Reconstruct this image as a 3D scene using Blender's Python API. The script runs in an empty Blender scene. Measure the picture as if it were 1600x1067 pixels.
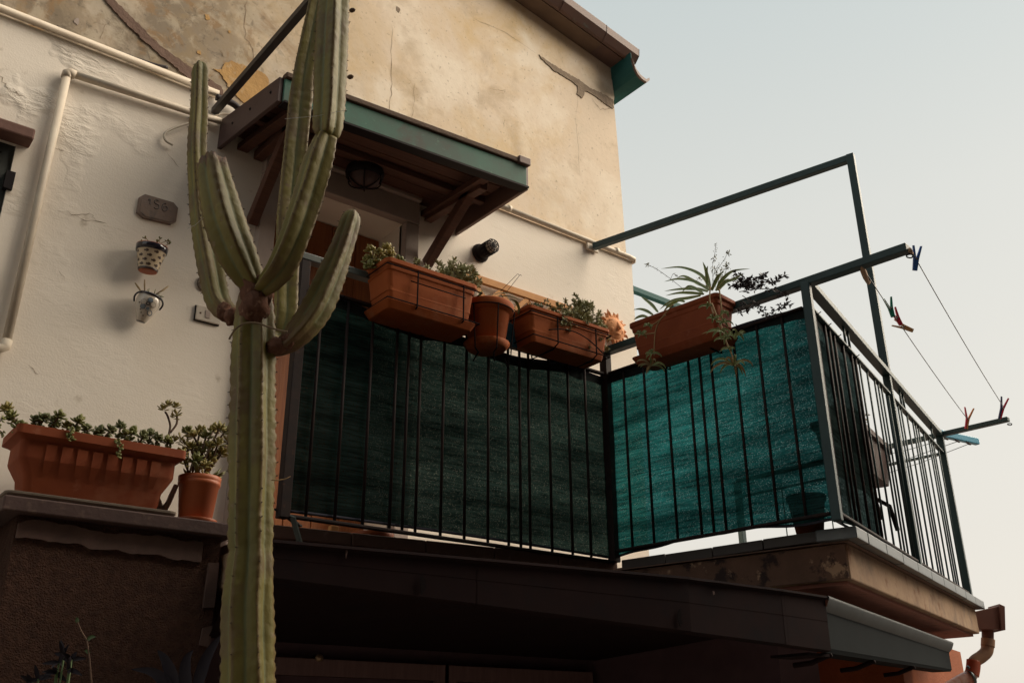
import bpy, bmesh, math, random
from mathutils import Vector, Matrix, noise
R=math.radians
random.seed(7)
scene=bpy.context.scene
col=scene.collection
# ------------------------------------------------------------------ camera
EYE=1.6; FPX=1507.0; PIT=R(22.53); ROL=R(.35); HA=R(51.87)
O=Vector((0,0,EYE))
_fh=Vector((math.cos(HA),math.sin(HA),0)); _r=Vector((math.sin(HA),-math.cos(HA),0)); _z=Vector((0,0,1))
FW=_fh*math.cos(PIT)+_z*math.sin(PIT); _u=-_fh*math.sin(PIT)+_z*math.cos(PIT)
RT=_r*math.cos(ROL)-_u*math.sin(ROL); UP=_r*math.sin(ROL)+_u*math.cos(ROL)
cd=bpy.data.cameras.new('camera'); cam=bpy.data.objects.new('camera',cd); col.objects.link(cam)
cd.sensor_width=36; cd.lens=36*FPX/1600; cd.clip_start=.05; cd.clip_end=500
M=Matrix((RT,UP,-FW)).transposed().to_4x4(); M.translation=O
cam.matrix_world=M; scene.camera=cam
# ------------------------------------------------------------------ light
SUN_EL=R(33); SUN_DIR=Vector((.89,-.455,0)).normalized()      # horizontal direction towards the sun
w=bpy.data.worlds.new('World'); scene.world=w; w.use_nodes=True
nt=w.node_tree; bg=nt.nodes['Background']
sky=nt.nodes.new('ShaderNodeTexSky'); sky.sky_type='NISHITA'; sky.sun_disc=False
sky.sun_elevation=SUN_EL; sky.sun_rotation=math.atan2(SUN_DIR.x,SUN_DIR.y)
sky.air_density=1.4; sky.dust_density=2.5; sky.ozone_density=1.0; sky.altitude=0
hz=nt.nodes.new('ShaderNodeHueSaturation'); hz.inputs['Saturation'].default_value=.32
tint=nt.nodes.new('ShaderNodeMixRGB'); tint.blend_type='MULTIPLY'; tint.inputs[0].default_value=1; tint.inputs[2].default_value=(1.0,.975,.90,1)
nt.links.new(sky.outputs[0],hz.inputs['Color']); nt.links.new(hz.outputs[0],tint.inputs[1]); veil=nt.nodes.new('ShaderNodeMixRGB'); veil.inputs[0].default_value=.88
tcw=nt.nodes.new('ShaderNodeTexCoord'); sxw=nt.nodes.new('ShaderNodeSeparateXYZ'); nt.links.new(tcw.outputs['Generated'],sxw.inputs[0])
rmp=nt.nodes.new('ShaderNodeValToRGB'); nt.links.new(sxw.outputs['Z'],rmp.inputs[0])          # high haze: cream at the horizon, pale blue overhead
rmp.color_ramp.elements[0].position=0; rmp.color_ramp.elements[0].color=(.84,.775,.70,1); rmp.color_ramp.elements[1].position=1; rmp.color_ramp.elements[1].color=(.48,.58,.61,1)
for ps_,cc_ in((.28,(.79,.76,.69,1)),(.48,(.73,.735,.69,1)),(.68,(.59,.655,.65,1))):
    e_=rmp.color_ramp.elements.new(ps_); e_.color=cc_
scl=nt.nodes.new('ShaderNodeVectorMath'); scl.operation='SCALE'; scl.inputs['Scale'].default_value=3.95; nt.links.new(rmp.outputs[0],scl.inputs[0]); nt.links.new(scl.outputs[0],veil.inputs[2])
nt.links.new(tint.outputs[0],veil.inputs[1]); nt.links.new(veil.outputs[0],bg.inputs[0])
bg.inputs[1].default_value=.12
sd=bpy.data.lights.new('sun','SUN'); so=bpy.data.objects.new('sun',sd); col.objects.link(so)
sd.energy=3.8; sd.angle=R(64); sd.color=(1,.86,.68)
sv=Vector((SUN_DIR.x*math.cos(SUN_EL),SUN_DIR.y*math.cos(SUN_EL),math.sin(SUN_EL)))
so.rotation_euler=(-sv).to_track_quat('-Z','Y').to_euler(); so.location=(8,-8,12)
vs=scene.view_settings; vs.view_transform='Standard'; vs.look='None'; vs.gamma=1; vs.exposure=1.0
scene.cycles.max_bounces=6; scene.cycles.transparent_max_bounces=16

# ------------------------------------------------------------------ picture ray -> point on a real plane
def ray(u,v): return FW+RT*((u-800)/FPX)+UP*((533.5-v)/FPX)
def Zp(u,v,h): d=ray(u,v); return O+d*((h-EYE)/d.z)
def Yp(u,v,y): d=ray(u,v); return O+d*(y/d.y)
def Pp(u,v,p,n): d=ray(u,v); return O+d*((Vector(p)-O).dot(n)/d.dot(n))
def Dp(u,v,dist): d=ray(u,v); return O+d*(dist/d.dot(_fh))     # vertical plane facing the viewer at that distance
# ------------------------------------------------------------------ mesh helpers
ORG={}
class MB:
    def __init__(s): s.v=[];s.f=[];s.sm=[];s.att=[]
    def add(s,vs,fs,smooth=False,att=None):
        b=len(s.v); s.v+= [Vector(q) for q in vs]; s.f+=[tuple(i+b for i in q) for q in fs]; s.sm+=[smooth]*len(fs)
        s.att+= att if att else [0.0]*len(vs); return s
    def hexa(s,p):   # 8 points: bottom 4 ccw, top 4
        return s.add(p,[(3,2,1,0),(4,5,6,7),(0,1,5,4),(1,2,6,5),(2,3,7,6),(3,0,4,7)])
    def box(s,c,sx,sy,sz,ax=(1,0,0),ay=(0,1,0),az=None):
        c=Vector(c);ax=Vector(ax).normalized();ay=Vector(ay).normalized();az=Vector(az).normalized() if az else ax.cross(ay).normalized()
        P=[]
        for k in(-1,1):
            for i,j in((-1,-1),(1,-1),(1,1),(-1,1)): P.append(c+ax*(sx*i/2)+ay*(sy*j/2)+az*(sz*k/2))
        return s.hexa(P)
    def bx(s,x0,x1,y0,y1,z0,z1): return s.box(((x0+x1)/2,(y0+y1)/2,(z0+z1)/2),x1-x0,y1-y0,z1-z0)
    def bar(s,p,q,wd,ht,up=(0,0,1)):  # beam p->q
        p=Vector(p);q=Vector(q);a=(q-p);L=a.length;a.normalize();u=Vector(up);sd_=a.cross(u).normalized();u=sd_.cross(a)
        return s.box((p+q)/2,L,wd,ht,a,sd_,u)
    def tube(s,path,rad,n=8,cap=True,prof=None,up=None,twist=0,att=None,smooth=True):
        path=[Vector(q) for q in path]; m=len(path); rad=rad if isinstance(rad,(list,tuple)) else [rad]*m
        t0=(path[1]-path[0]).normalized(); u=Vector(up) if up else Vector((0,0,1))
        if abs(u.dot(t0))>.95: u=Vector((1,0,0)) if not up else Vector((0,1,0))
        u=(u-t0*u.dot(t0)).normalized(); prof=prof or [(math.cos(2*math.pi*i/n),math.sin(2*math.pi*i/n)) for i in range(n)]
        n=len(prof); V=[];A=[]
        for i in range(m):
            t=(path[min(i+1,m-1)]-path[max(i-1,0)]).normalized(); u=(u-t*u.dot(t)).normalized(); b=t.cross(u)
            for k,(x,y) in enumerate(prof): V.append(path[i]+(u*x+b*y)*rad[i]); A.append(att(i,k) if att else 0.0)
        F=[(i*n+k,i*n+(k+1)%n,(i+1)*n+(k+1)%n,(i+1)*n+k) for i in range(m-1) for k in range(n)]
        if cap: F+=[tuple(reversed(range(n))),tuple((m-1)*n+k for k in range(n))]
        return s.add(V,F,smooth,A)
    def lathe(s,c,prof,n=24,ax=(0,0,1),smooth=True,a0=0,a1=2*math.pi,sx=1,sy=1):
        c=Vector(c);az=Vector(ax).normalized();ux=az.orthogonal().normalized() if abs(az.z)<.99 else Vector((1,0,0));uy=az.cross(ux)
        full=abs(a1-a0-2*math.pi)<1e-6; m=n if full else n+1; V=[]
        for r_,z_ in prof:
            for k in range(m):
                a=a0+(a1-a0)*k/n; V.append(c+az*z_+ux*(math.cos(a)*r_*sx)+uy*(math.sin(a)*r_*sy))
        F=[]
        for i in range(len(prof)-1):
            for k in range(n):
                k2=(k+1)%m; F.append((i*m+k,i*m+k2,(i+1)*m+k2,(i+1)*m+k))
        return s.add(V,F,smooth)
    def rrloft(s,c,ax,ay,rings,seg=4,cap0=True,cap1=True,smooth=False):  # rings: (hx,hy,r,z)
        c=Vector(c);ax=Vector(ax);ay=Vector(ay);V=[];n=4*(seg+1)
        for hx,hy,r_,z_ in rings:
            for q,(i,j) in enumerate(((1,1),(-1,1),(-1,-1),(1,-1))):
                for k in range(seg+1):
                    a=math.pi/2*(q+k/seg); V.append(c+ax*(i*(hx-r_)+r_*math.cos(a))+ay*(j*(hy-r_)+r_*math.sin(a))+Vector((0,0,z_)))
        F=[(i*n+k,i*n+(k+1)%n,(i+1)*n+(k+1)%n,(i+1)*n+k) for i in range(len(rings)-1) for k in range(n)]
        if cap0:F.append(tuple(reversed(range(n))))
        if cap1:F.append(tuple((len(rings)-1)*n+k for k in range(n)))
        return s.add(V,F,smooth)
    def poly(s,pts,nrm,th):   # flat polygon plate, back on pts, front proud by th along nrm
        n=len(pts);nv=Vector(nrm).normalized();P=[Vector(q) for q in pts];a=Vector((0,0,0))
        for i in range(n): a+=P[i].cross(P[(i+1)%n])
        if a.dot(nv)<0:P.reverse()
        return s.add(P+[q+nv*th for q in P],[tuple(n+i for i in range(n))]+[(i,(i+1)%n,n+(i+1)%n,n+i) for i in range(n)])
    def mesh(s,name,m,org):
        me=bpy.data.meshes.new(name); me.from_pydata([tuple(q-org) for q in s.v],[],s.f)
        me.polygons.foreach_set('use_smooth',s.sm)
        if any(s.att):
            at=me.attributes.new('ridge','FLOAT','POINT'); at.data.foreach_set('value',s.att)
        me.materials.append(m); me.update(); return me
    def build(s,name,m,parent=None,base=None,bev=0):
        org=ORG[parent] if parent is not None else Vector(base) if base is not None else Vector((0,0,0))
        o=bpy.data.objects.new(name,s.mesh(name,m,org)); col.objects.link(o)
        if parent is not None:o.parent=parent
        else:o.location=org
        ORG[o]=org
        if bev:
            b=o.modifiers.new('bevel','BEVEL'); b.width=bev; b.segments=2; b.limit_method='ANGLE'; b.angle_limit=R(40)
        return o
def tag(o,label,cat=None,group=None,kind=None):
    if label:o['label']=label
    if cat:o['category']=cat
    if group:o['group']=group
    if kind:o['kind']=kind
    return o
def thing(name,loc,label,cat,group=None):
    o=bpy.data.objects.new(name,None); col.objects.link(o); o.location=loc; ORG[o]=Vector(loc); o.empty_display_size=.1
    return tag(o,label,cat,group)
def inst(src,name,parent,off,rot=None):        # another part sharing src's mesh
    o=bpy.data.objects.new(name,src.data); col.objects.link(o); o.parent=parent; o.location=off; ORG[o]=ORG[parent]+Vector(off)
    for md in src.modifiers:
        b=o.modifiers.new(md.name,md.type)
        if md.type=='BEVEL': b.width=md.width;b.segments=md.segments;b.limit_method='ANGLE';b.angle_limit=md.angle_limit
    if rot:o.rotation_euler=rot
    return o
def lerp(a,b,t): return Vector(a)*(1-t)+Vector(b)*t
def spline(pts,n):  # Catmull-Rom through control tuples
    P=[Vector(q) if len(q)<4 else q for q in pts]; dim=len(P[0]); out=[]
    Q=[P[0]]+list(P)+[P[-1]]
    for i in range(1,len(Q)-2):
        for k in range(n):
            t=k/n; a,b,c,d=Q[i-1],Q[i],Q[i+1],Q[i+2]
            out.append([.5*((2*b[j])+(-a[j]+c[j])*t+(2*a[j]-5*b[j]+4*c[j]-d[j])*t*t+(-a[j]+3*b[j]-3*c[j]+d[j])*t**3) for j in range(dim)])
    out.append(list(P[-1])); return out
rnd=random.uniform
# ------------------------------------------------------------------ materials
MT={}
def mat(name,c1,c2=None,rough=.7,scale=6,detail=6,lo=.35,hi=.65,bump=0,bscale=40,metal=0,c3=None,s3=25,lo3=.55,hi3=.7,stretch=(1,1,1),bdist=.01,spec=.4,coat=0,c4=None,s4=2,lo4=.5,hi4=.7,world=False):
    m=bpy.data.materials.new(name); m.use_nodes=True; N=m.node_tree.nodes; L=m.node_tree.links; b=N['Principled BSDF']
    b.inputs['Roughness'].default_value=rough; b.inputs['Metallic'].default_value=metal; b.inputs['Specular IOR Level'].default_value=spec; b.inputs['Coat Weight'].default_value=coat
    b.inputs['Base Color'].default_value=(*c1,1)
    if world: gp=N.new('ShaderNodeNewGeometry'); src=gp.outputs['Position']
    else: tc=N.new('ShaderNodeTexCoord'); src=tc.outputs['Object']
    mp=N.new('ShaderNodeMapping'); mp.inputs['Scale'].default_value=stretch; L.new(src,mp.inputs['Vector']); src=mp.outputs[0]
    cur=None
    def nz(sc,lo_,hi_,det=detail):
        t=N.new('ShaderNodeTexNoise'); t.inputs['Scale'].default_value=sc; t.inputs['Detail'].default_value=det; t.inputs['Roughness'].default_value=.62; L.new(src,t.inputs['Vector'])
        mr=N.new('ShaderNodeMapRange'); mr.inputs[1].default_value=lo_; mr.inputs[2].default_value=hi_; L.new(t.outputs[0],mr.inputs[0]); return mr.outputs[0]
    def mix(f,a,bb):
        x=N.new('ShaderNodeMixRGB'); L.new(f,x.inputs[0])
        if a is None: x.inputs[1].default_value=(*c1,1)
        else: L.new(a,x.inputs[1])
        x.inputs[2].default_value=(*bb,1); return x.outputs[0]
    if c2: cur=mix(nz(scale,lo,hi),cur,c2)
    if c4: cur=mix(nz(s4,lo4,hi4),cur,c4)
    if c3: cur=mix(nz(s3,lo3,hi3),cur,c3)
    if cur: L.new(cur,b.inputs['Base Color'])
    if bump:
        t=N.new('ShaderNodeTexNoise'); t.inputs['Scale'].default_value=bscale; t.inputs['Detail'].default_value=5; L.new(src,t.inputs['Vector'])
        bp=N.new('ShaderNodeBump'); bp.inputs['Strength'].default_value=bump; bp.inputs['Distance'].default_value=bdist; L.new(t.outputs[0],bp.inputs['Height']); L.new(bp.outputs[0],b.inputs['Normal'])
    MT[name]=m; return m
def nodes(m): return m.node_tree.nodes,m.node_tree.links,m.node_tree.nodes['Principled BSDF']

# old plaster above the pipe: cream, ochre blooms, pale scuffs, grey grime to the left
def plaster_mat():
    m=mat('bare_plaster',(.60,.47,.32),rough=.92,spec=.2,world=True)
    N,L,b=nodes(m); g=N.new('ShaderNodeNewGeometry')
    def nz(sc,lo,hi,det=7,dist=0,st=(1,1,1)):
        mp=N.new('ShaderNodeMapping'); mp.inputs['Scale'].default_value=st; L.new(g.outputs['Position'],mp.inputs['Vector'])
        t=N.new('ShaderNodeTexNoise'); t.inputs['Scale'].default_value=sc; t.inputs['Detail'].default_value=det; t.inputs['Roughness'].default_value=.65; t.inputs['Distortion'].default_value=dist; L.new(mp.outputs[0],t.inputs['Vector'])
        r_=N.new('ShaderNodeMapRange'); r_.inputs[1].default_value=lo; r_.inputs[2].default_value=hi; L.new(t.outputs[0],r_.inputs[0]); return r_.outputs[0]
    def mul(a,b2):
        x=N.new('ShaderNodeMath'); x.operation='MULTIPLY'; x.use_clamp=True; L.new(a,x.inputs[0])
        if isinstance(b2,float): x.inputs[1].default_value=b2
        else: L.new(b2,x.inputs[1])
        return x.outputs[0]
    def mix(f,a,c):
        x=N.new('ShaderNodeMixRGB'); L.new(f,x.inputs[0]); L.new(a,x.inputs[1]); x.inputs[2].default_value=(*c,1); return x.outputs[0]
    rgb=N.new('ShaderNodeRGB'); rgb.outputs[0].default_value=(.70,.585,.46,1); cur=rgb.outputs[0]
    sx=N.new('ShaderNodeSeparateXYZ'); L.new(g.outputs['Position'],sx.inputs[0])
    def rng(src,a,b2):
        r_=N.new('ShaderNodeMapRange'); r_.inputs[1].default_value=a; r_.inputs[2].default_value=b2; r_.interpolation_type='SMOOTHSTEP'; L.new(src,r_.inputs[0]); return r_.outputs[0]
    # ochre bloom in the middle of the wall, pale lime wash around
    cur=mix(mul(nz(1.3,.44,.66,5,.6),.85),cur,(.63,.465,.255))
    cur=mix(mul(nz(2.0,.50,.66,6,.25),.9),cur,(.80,.71,.59))
    cur=mix(mul(nz(3.0,.57,.68,6,.4),.7),cur,(.66,.56,.44))
    cur=mix(mul(nz(2.6,.54,.70,7,.3),.6),cur,(.42,.32,.21))
    grime=mul(rng(sx.outputs['X'],2.5,.9),nz(2.2,.28,.52,7,.5))
    cur=mix(mul(grime,.92),cur,(.21,.17,.125))
    cur=mix(mul(mul(rng(sx.outputs['X'],2.6,.9),nz(5.5,.50,.62,7,.8)),.8),cur,(.33,.25,.155))
    cur=mix(mul(mul(rng(sx.outputs['X'],2.2,1.0),nz(3.1,.55,.62,7,.4)),.7),cur,(.52,.45,.36))
    left=rng(sx.outputs['X'],2.3,1.2)
    cur=mix(mul(mul(left,nz(3.6,.55,.61,8,.9)),.75),cur,(.30,.19,.10))
    cur=mix(mul(mul(left,nz(8.5,.50,.60,8,.6)),.65),cur,(.50,.43,.33))
    cur=mix(mul(mul(left,nz(15,.56,.64,8,.6)),.6),cur,(.15,.125,.095))
    cur=mix(mul(nz(46,.62,.72,3),.5),cur,(.22,.16,.10))
    L.new(cur,b.inputs['Base Color'])
    t1=N.new('ShaderNodeTexNoise'); t1.inputs['Scale'].default_value=26; t1.inputs['Detail'].default_value=7; L.new(g.outputs['Position'],t1.inputs['Vector'])
    t2=N.new('ShaderNodeTexNoise'); t2.inputs['Scale'].default_value=4; t2.inputs['Detail'].default_value=4; L.new(g.outputs['Position'],t2.inputs['Vector'])
    ad=N.new('ShaderNodeMath'); ad.operation='MULTIPLY_ADD'; L.new(t2.outputs[0],ad.inputs[0]); ad.inputs[1].default_value=1.2; L.new(t1.outputs[0],ad.inputs[2])
    bp=N.new('ShaderNodeBump'); bp.inputs['Strength'].default_value=.16; bp.inputs['Distance'].default_value=.008; L.new(ad.outputs[0],bp.inputs['Height']); L.new(bp.outputs[0],b.inputs['Normal'])
    return m
def whitewash_mat():
    m=mat('whitewash',(.82,.755,.67),(.79,.715,.62),rough=.9,scale=1.7,spec=.2,c3=(.50,.43,.34),s3=9,lo3=.66,hi3=.80,world=True)
    N,L,b=nodes(m); g=N.new('ShaderNodeNewGeometry')
    mp=N.new('ShaderNodeMapping'); mp.inputs['Rotation'].default_value=(0,R(-28),0); mp.inputs['Scale'].default_value=(1,1,2.6); L.new(g.outputs['Position'],mp.inputs['Vector'])
    t1=N.new('ShaderNodeTexNoise'); t1.inputs['Scale'].default_value=15; t1.inputs['Detail'].default_value=6; t1.inputs['Roughness'].default_value=.6; t1.inputs['Distortion'].default_value=.5; L.new(mp.outputs[0],t1.inputs['Vector'])
    t2=N.new('ShaderNodeTexNoise'); t2.inputs['Scale'].default_value=3.2; t2.inputs['Detail'].default_value=3; L.new(g.outputs['Position'],t2.inputs['Vector'])
    gt=N.new('ShaderNodeMapRange'); gt.inputs[1].default_value=.53; gt.inputs[2].default_value=.66; L.new(t2.outputs[0],gt.inputs[0])
    sx=N.new('ShaderNodeSeparateXYZ'); L.new(g.outputs['Position'],sx.inputs[0])
    lf=N.new('ShaderNodeMapRange'); lf.inputs[1].default_value=1.15; lf.inputs[2].default_value=.45; L.new(sx.outputs['X'],lf.inputs[0])
    lz=N.new('ShaderNodeMapRange'); lz.inputs[1].default_value=3.2; lz.inputs[2].default_value=4.2; L.new(sx.outputs['Z'],lz.inputs[0])
    k=N.new('ShaderNodeMath'); k.operation='MULTIPLY'; L.new(lf.outputs[0],k.inputs[0]); L.new(lz.outputs[0],k.inputs[1])
    k2=N.new('ShaderNodeMath'); k2.operation='MAXIMUM'; k2.inputs[1].default_value=.07; L.new(k.outputs[0],k2.inputs[0])
    k3=N.new('ShaderNodeMath'); k3.operation='MULTIPLY'; L.new(k2.outputs[0],k3.inputs[0]); L.new(gt.outputs[0],k3.inputs[1])
    k4=N.new('ShaderNodeMath'); k4.operation='ADD'; k4.inputs[1].default_value=.035; L.new(k3.outputs[0],k4.inputs[0])
    h=N.new('ShaderNodeMath'); h.operation='MULTIPLY'; L.new(t1.outputs[0],h.inputs[0]); L.new(k4.outputs[0],h.inputs[1])
    t3=N.new('ShaderNodeTexNoise'); t3.inputs['Scale'].default_value=120; t3.inputs['Detail'].default_value=4; L.new(g.outputs['Position'],t3.inputs['Vector'])
    h2=N.new('ShaderNodeMath'); h2.operation='MULTIPLY_ADD'; L.new(t3.outputs[0],h2.inputs[0]); h2.inputs[1].default_value=.035; L.new(h.outputs[0],h2.inputs[2])
    bp=N.new('ShaderNodeBump'); bp.inputs['Strength'].default_value=.55; bp.inputs['Distance'].default_value=.04; L.new(h2.outputs[0],bp.inputs['Height']); L.new(bp.outputs[0],b.inputs['Normal'])
    return m
def net_mat(name,trc,ttc,wt,dfc):
    m=bpy.data.materials.new(name); m.use_nodes=True; N=m.node_tree.nodes; L=m.node_tree.links; N.remove(N['Principled BSDF']); out=N['Material Output']
    tc=N.new('ShaderNodeTexCoord')
    def noise_(sc,st,det=3):
        mp=N.new('ShaderNodeMapping'); mp.inputs['Scale'].default_value=st; L.new(tc.outputs['Object'],mp.inputs['Vector'])
        t=N.new('ShaderNodeTexNoise'); t.inputs['Scale'].default_value=sc; t.inputs['Detail'].default_value=det; L.new(mp.outputs[0],t.inputs['Vector']); return t.outputs[0]
    def rng(src,a,b,c,d):
        r_=N.new('ShaderNodeMapRange'); r_.inputs[1].default_value=a; r_.inputs[2].default_value=b; r_.inputs[3].default_value=c; r_.inputs[4].default_value=d; L.new(src,r_.inputs[0]); return r_.outputs[0]
    band=rng(noise_(3.2,(.35,.35,3.2),5),.36,.64,.35,1.25)     # looser and tighter bands of the knit
    weave=rng(noise_(46,(.22,.22,3.0),3),.3,.7,.45,1.5)
    dens=N.new('ShaderNodeMath'); dens.operation='MULTIPLY'; L.new(band,dens.inputs[0]); L.new(weave,dens.inputs[1])
    tr=N.new('ShaderNodeBsdfTranslucent'); cx=N.new('ShaderNodeMixRGB'); cx.blend_type='MULTIPLY'; cx.inputs[0].default_value=1; cx.inputs[1].default_value=trc; L.new(dens.outputs[0],cx.inputs[2]); L.new(cx.outputs[0],tr.inputs[0])
    df=N.new('ShaderNodeBsdfDiffuse'); dx=N.new('ShaderNodeMixRGB'); dx.blend_type='MULTIPLY'; dx.inputs[0].default_value=1; dx.inputs[1].default_value=dfc; L.new(dens.outputs[0],dx.inputs[2]); L.new(dx.outputs[0],df.inputs[0])
    a0=N.new('ShaderNodeMixShader'); a0.inputs[0].default_value=.55; L.new(df.outputs[0],a0.inputs[1]); L.new(tr.outputs[0],a0.inputs[2])
    tt=N.new('ShaderNodeBsdfTransparent'); tt.inputs[0].default_value=ttc      # light filtered between the tapes
    ft=N.new('ShaderNodeMath'); ft.operation='MULTIPLY'; ft.inputs[1].default_value=wt; L.new(dens.outputs[0],ft.inputs[0])
    a1=N.new('ShaderNodeMixShader'); L.new(ft.outputs[0],a1.inputs[0]); L.new(a0.outputs[0],a1.inputs[1]); L.new(tt.outputs[0],a1.inputs[2])
    tp=N.new('ShaderNodeBsdfTransparent'); tp.inputs[0].default_value=(.75,.95,.95,1)
    vo=N.new('ShaderNodeTexVoronoi'); vo.inputs['Scale'].default_value=380; L.new(tc.outputs['Object'],vo.inputs['Vector']); sp_c=N.new('ShaderNodeSeparateColor'); L.new(vo.outputs['Color'],sp_c.inputs[0])
    hole=rng(sp_c.outputs[0],.86,1.0,.0,.17)
    hb=N.new('ShaderNodeMath'); hb.operation='MULTIPLY'; L.new(hole,hb.inputs[0]); L.new(band,hb.inputs[1])
    a2=N.new('ShaderNodeMixShader'); L.new(hb.outputs[0],a2.inputs[0]); L.new(a1.outputs[0],a2.inputs[1]); L.new(tp.outputs[0],a2.inputs[2]); L.new(a2.outputs[0],out.inputs[0])
    MT[name]=m; return m
def cactus_mat():
    m=mat('cactus_skin',(.12,.105,.032),(.19,.16,.042),rough=.55,scale=5,bump=.5,bscale=30,bdist=.008,c4=(.12,.078,.042),s4=6,lo4=.50,hi4=.66,c3=(.20,.145,.085),s3=26,lo3=.63,hi3=.70,spec=.25)
    N,L,b=nodes(m); at=N.new('ShaderNodeAttribute'); at.attribute_name='ridge'
    src=b.inputs['Base Color'].links[0].from_socket
    r_=N.new('ShaderNodeMapRange'); r_.inputs[1].default_value=.55; r_.inputs[2].default_value=1.0; L.new(at.outputs['Fac'],r_.inputs[0])
    x=N.new('ShaderNodeMixRGB'); L.new(r_.outputs[0],x.inputs[0]); L.new(src,x.inputs[1]); x.inputs[2].default_value=(.13,.085,.035,1)
    w_=N.new('ShaderNodeMapRange'); w_.inputs[1].default_value=1.02; w_.inputs[2].default_value=1.4; L.new(at.outputs['Fac'],w_.inputs[0])
    x2=N.new('ShaderNodeMixRGB'); L.new(w_.outputs[0],x2.inputs[0]); L.new(x.outputs[0],x2.inputs[1]); x2.inputs[2].default_value=(.115,.06,.04,1)
    v_=N.new('ShaderNodeMapRange'); v_.inputs[1].default_value=-.2; v_.inputs[2].default_value=-1.0; L.new(at.outputs['Fac'],v_.inputs[0])
    x3=N.new('ShaderNodeMixRGB'); L.new(v_.outputs[0],x3.inputs[0]); L.new(x2.outputs[0],x3.inputs[1]); x3.inputs[2].default_value=(.14,.155,.075,1)
    L.new(x3.outputs[0],b.inputs['Base Color']); return m
plaster_mat(); whitewash_mat(); cactus_mat()
net_mat('net',(.010,.080,.081,1),(.06,.50,.51,1),.055,(.020,.022,.023,1)); net_mat('net_unlit',(.014,.046,.045,1),(.25,.45,.44,1),.035,(.020,.025,.025,1))  # same netting: second copy darker and greyer, the missing backlight put into its colour
mat('cement',(.30,.235,.175),(.22,.17,.13),rough=.95,scale=14,bump=.5,bscale=50,spec=.2)
mat('cement_brown',(.19,.125,.098),(.15,.098,.078),rough=.95,scale=9,bump=.4,bscale=60,spec=.2)
mat('old_render',(.50,.31,.13),(.40,.24,.10),rough=.95,scale=9,bump=.4,bscale=40,spec=.2,c3=(.55,.44,.30),s3=18)
mat('crack',(.24,.175,.12),rough=1,spec=0)
mat('pipe_paint',(.62,.545,.44),(.54,.46,.365),rough=.55,scale=7,c3=(.40,.33,.26),s3=20,lo3=.62,hi3=.75)
mat('cable_black',(.03,.022,.025),rough=.6)
mat('cable_white',(.52,.46,.38),rough=.6)
mat('green_steel',(.016,.040,.045),(.022,.052,.056),rough=.5,scale=9,metal=0,spec=.35,c3=(.07,.045,.03),s3=26,lo3=.66,hi3=.76)
mat('dark_steel',(.018,.013,.014),(.028,.017,.015),rough=.65,spec=.15,scale=18,c3=(.07,.032,.02),s3=30,lo3=.64,hi3=.75)
mat('rail_grey',(.085,.10,.095),(.06,.075,.072),rough=.4,scale=11)
mat('frame_black',(.028,.026,.028),(.05,.04,.035),rough=.5,scale=12)
mat('copper_patina',(.030,.135,.095),(.045,.085,.066),rough=.6,scale=4,c3=(.10,.20,.15),s3=38,lo3=.63,hi3=.74,c4=(.06,.055,.045),s4=5,lo4=.58,hi4=.72,spec=.4)
mat('copper_brown',(.155,.085,.065),(.12,.075,.065),rough=.55,scale=5,c3=(.14,.19,.17),s3=16,lo3=.64,hi3=.8,spec=.5)
mat('teal_paint',(.018,.085,.088),(.025,.10,.10),rough=.6,spec=.15,scale=4,c3=(.05,.06,.05),s3=12,lo3=.68,hi3=.8)
mat('soffit_grey',(.20,.14,.10),(.16,.11,.08),rough=.8,scale=5)
mat('canopy_wood',(.11,.046,.028),(.075,.032,.021),rough=.75,scale=4,stretch=(1,14,14),bump=.35,bscale=12)
mat('canopy_board',(.075,.043,.040),(.06,.034,.033),rough=.6,scale=5,bump=.12,bscale=30)
mat('canopy_trim',(.11,.065,.04),(.075,.045,.03),rough=.8,scale=9,stretch=(2,14,14),bump=.4,bscale=20)
mat('door_wood',(.33,.115,.035),(.22,.068,.022),rough=.5,scale=3,stretch=(26,26,1.2),bump=.2,bscale=8,coat=.15)
mat('surround_stone',(.40,.33,.29),(.35,.285,.25),rough=.85,scale=8,bump=.15,bscale=50)
mat('shutter_green',(.030,.036,.034),(.04,.045,.04),rough=.6,scale=14)
mat('lintel_brown',(.165,.085,.065),(.13,.066,.052),rough=.8,scale=12,bump=.2)
mat('terracotta',(.31,.078,.020),(.26,.060,.016),rough=.78,scale=6,c3=(.33,.115,.045),s3=18,lo3=.64,hi3=.85,bump=.06,bscale=80,spec=.18,c4=(.36,.15,.075),s4=5,lo4=.55,hi4=.80)
mat('terracotta_dark',(.25,.062,.024),(.20,.047,.02),rough=.75,scale=6,c3=(.30,.11,.06),s3=20,lo3=.62,hi3=.8,spec=.18,c4=(.30,.12,.065),s4=4,lo4=.55,hi4=.80)
mat('terracotta_red',(.40,.10,.03),(.33,.08,.026),rough=.5,scale=5,spec=.4)
mat('clay_pale',(.62,.29,.13),(.52,.21,.09),rough=.85,scale=14,c3=(.68,.42,.25),s3=28,bump=.2,bscale=60)
mat('soil',(.03,.02,.014),(.05,.034,.022),rough=1,scale=60,bump=.6)
mat('wire_black',(.012,.009,.010),rough=.85,spec=.05)
mat('ledge_brown',(.085,.048,.042),(.068,.038,.034),rough=.75,scale=9,c3=(.12,.075,.06),s3=30,bump=.15,bscale=60)
mat('tile_brown',(.125,.062,.045),(.10,.05,.038),rough=.5,scale=7,c3=(.16,.09,.07),s3=24,spec=.5)
mat('tile_mid',(.085,.075,.072),(.07,.06,.058),rough=.5,scale=7,spec=.3)  # browner copy of the same edge tile for the left-facing, shaded side
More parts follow.
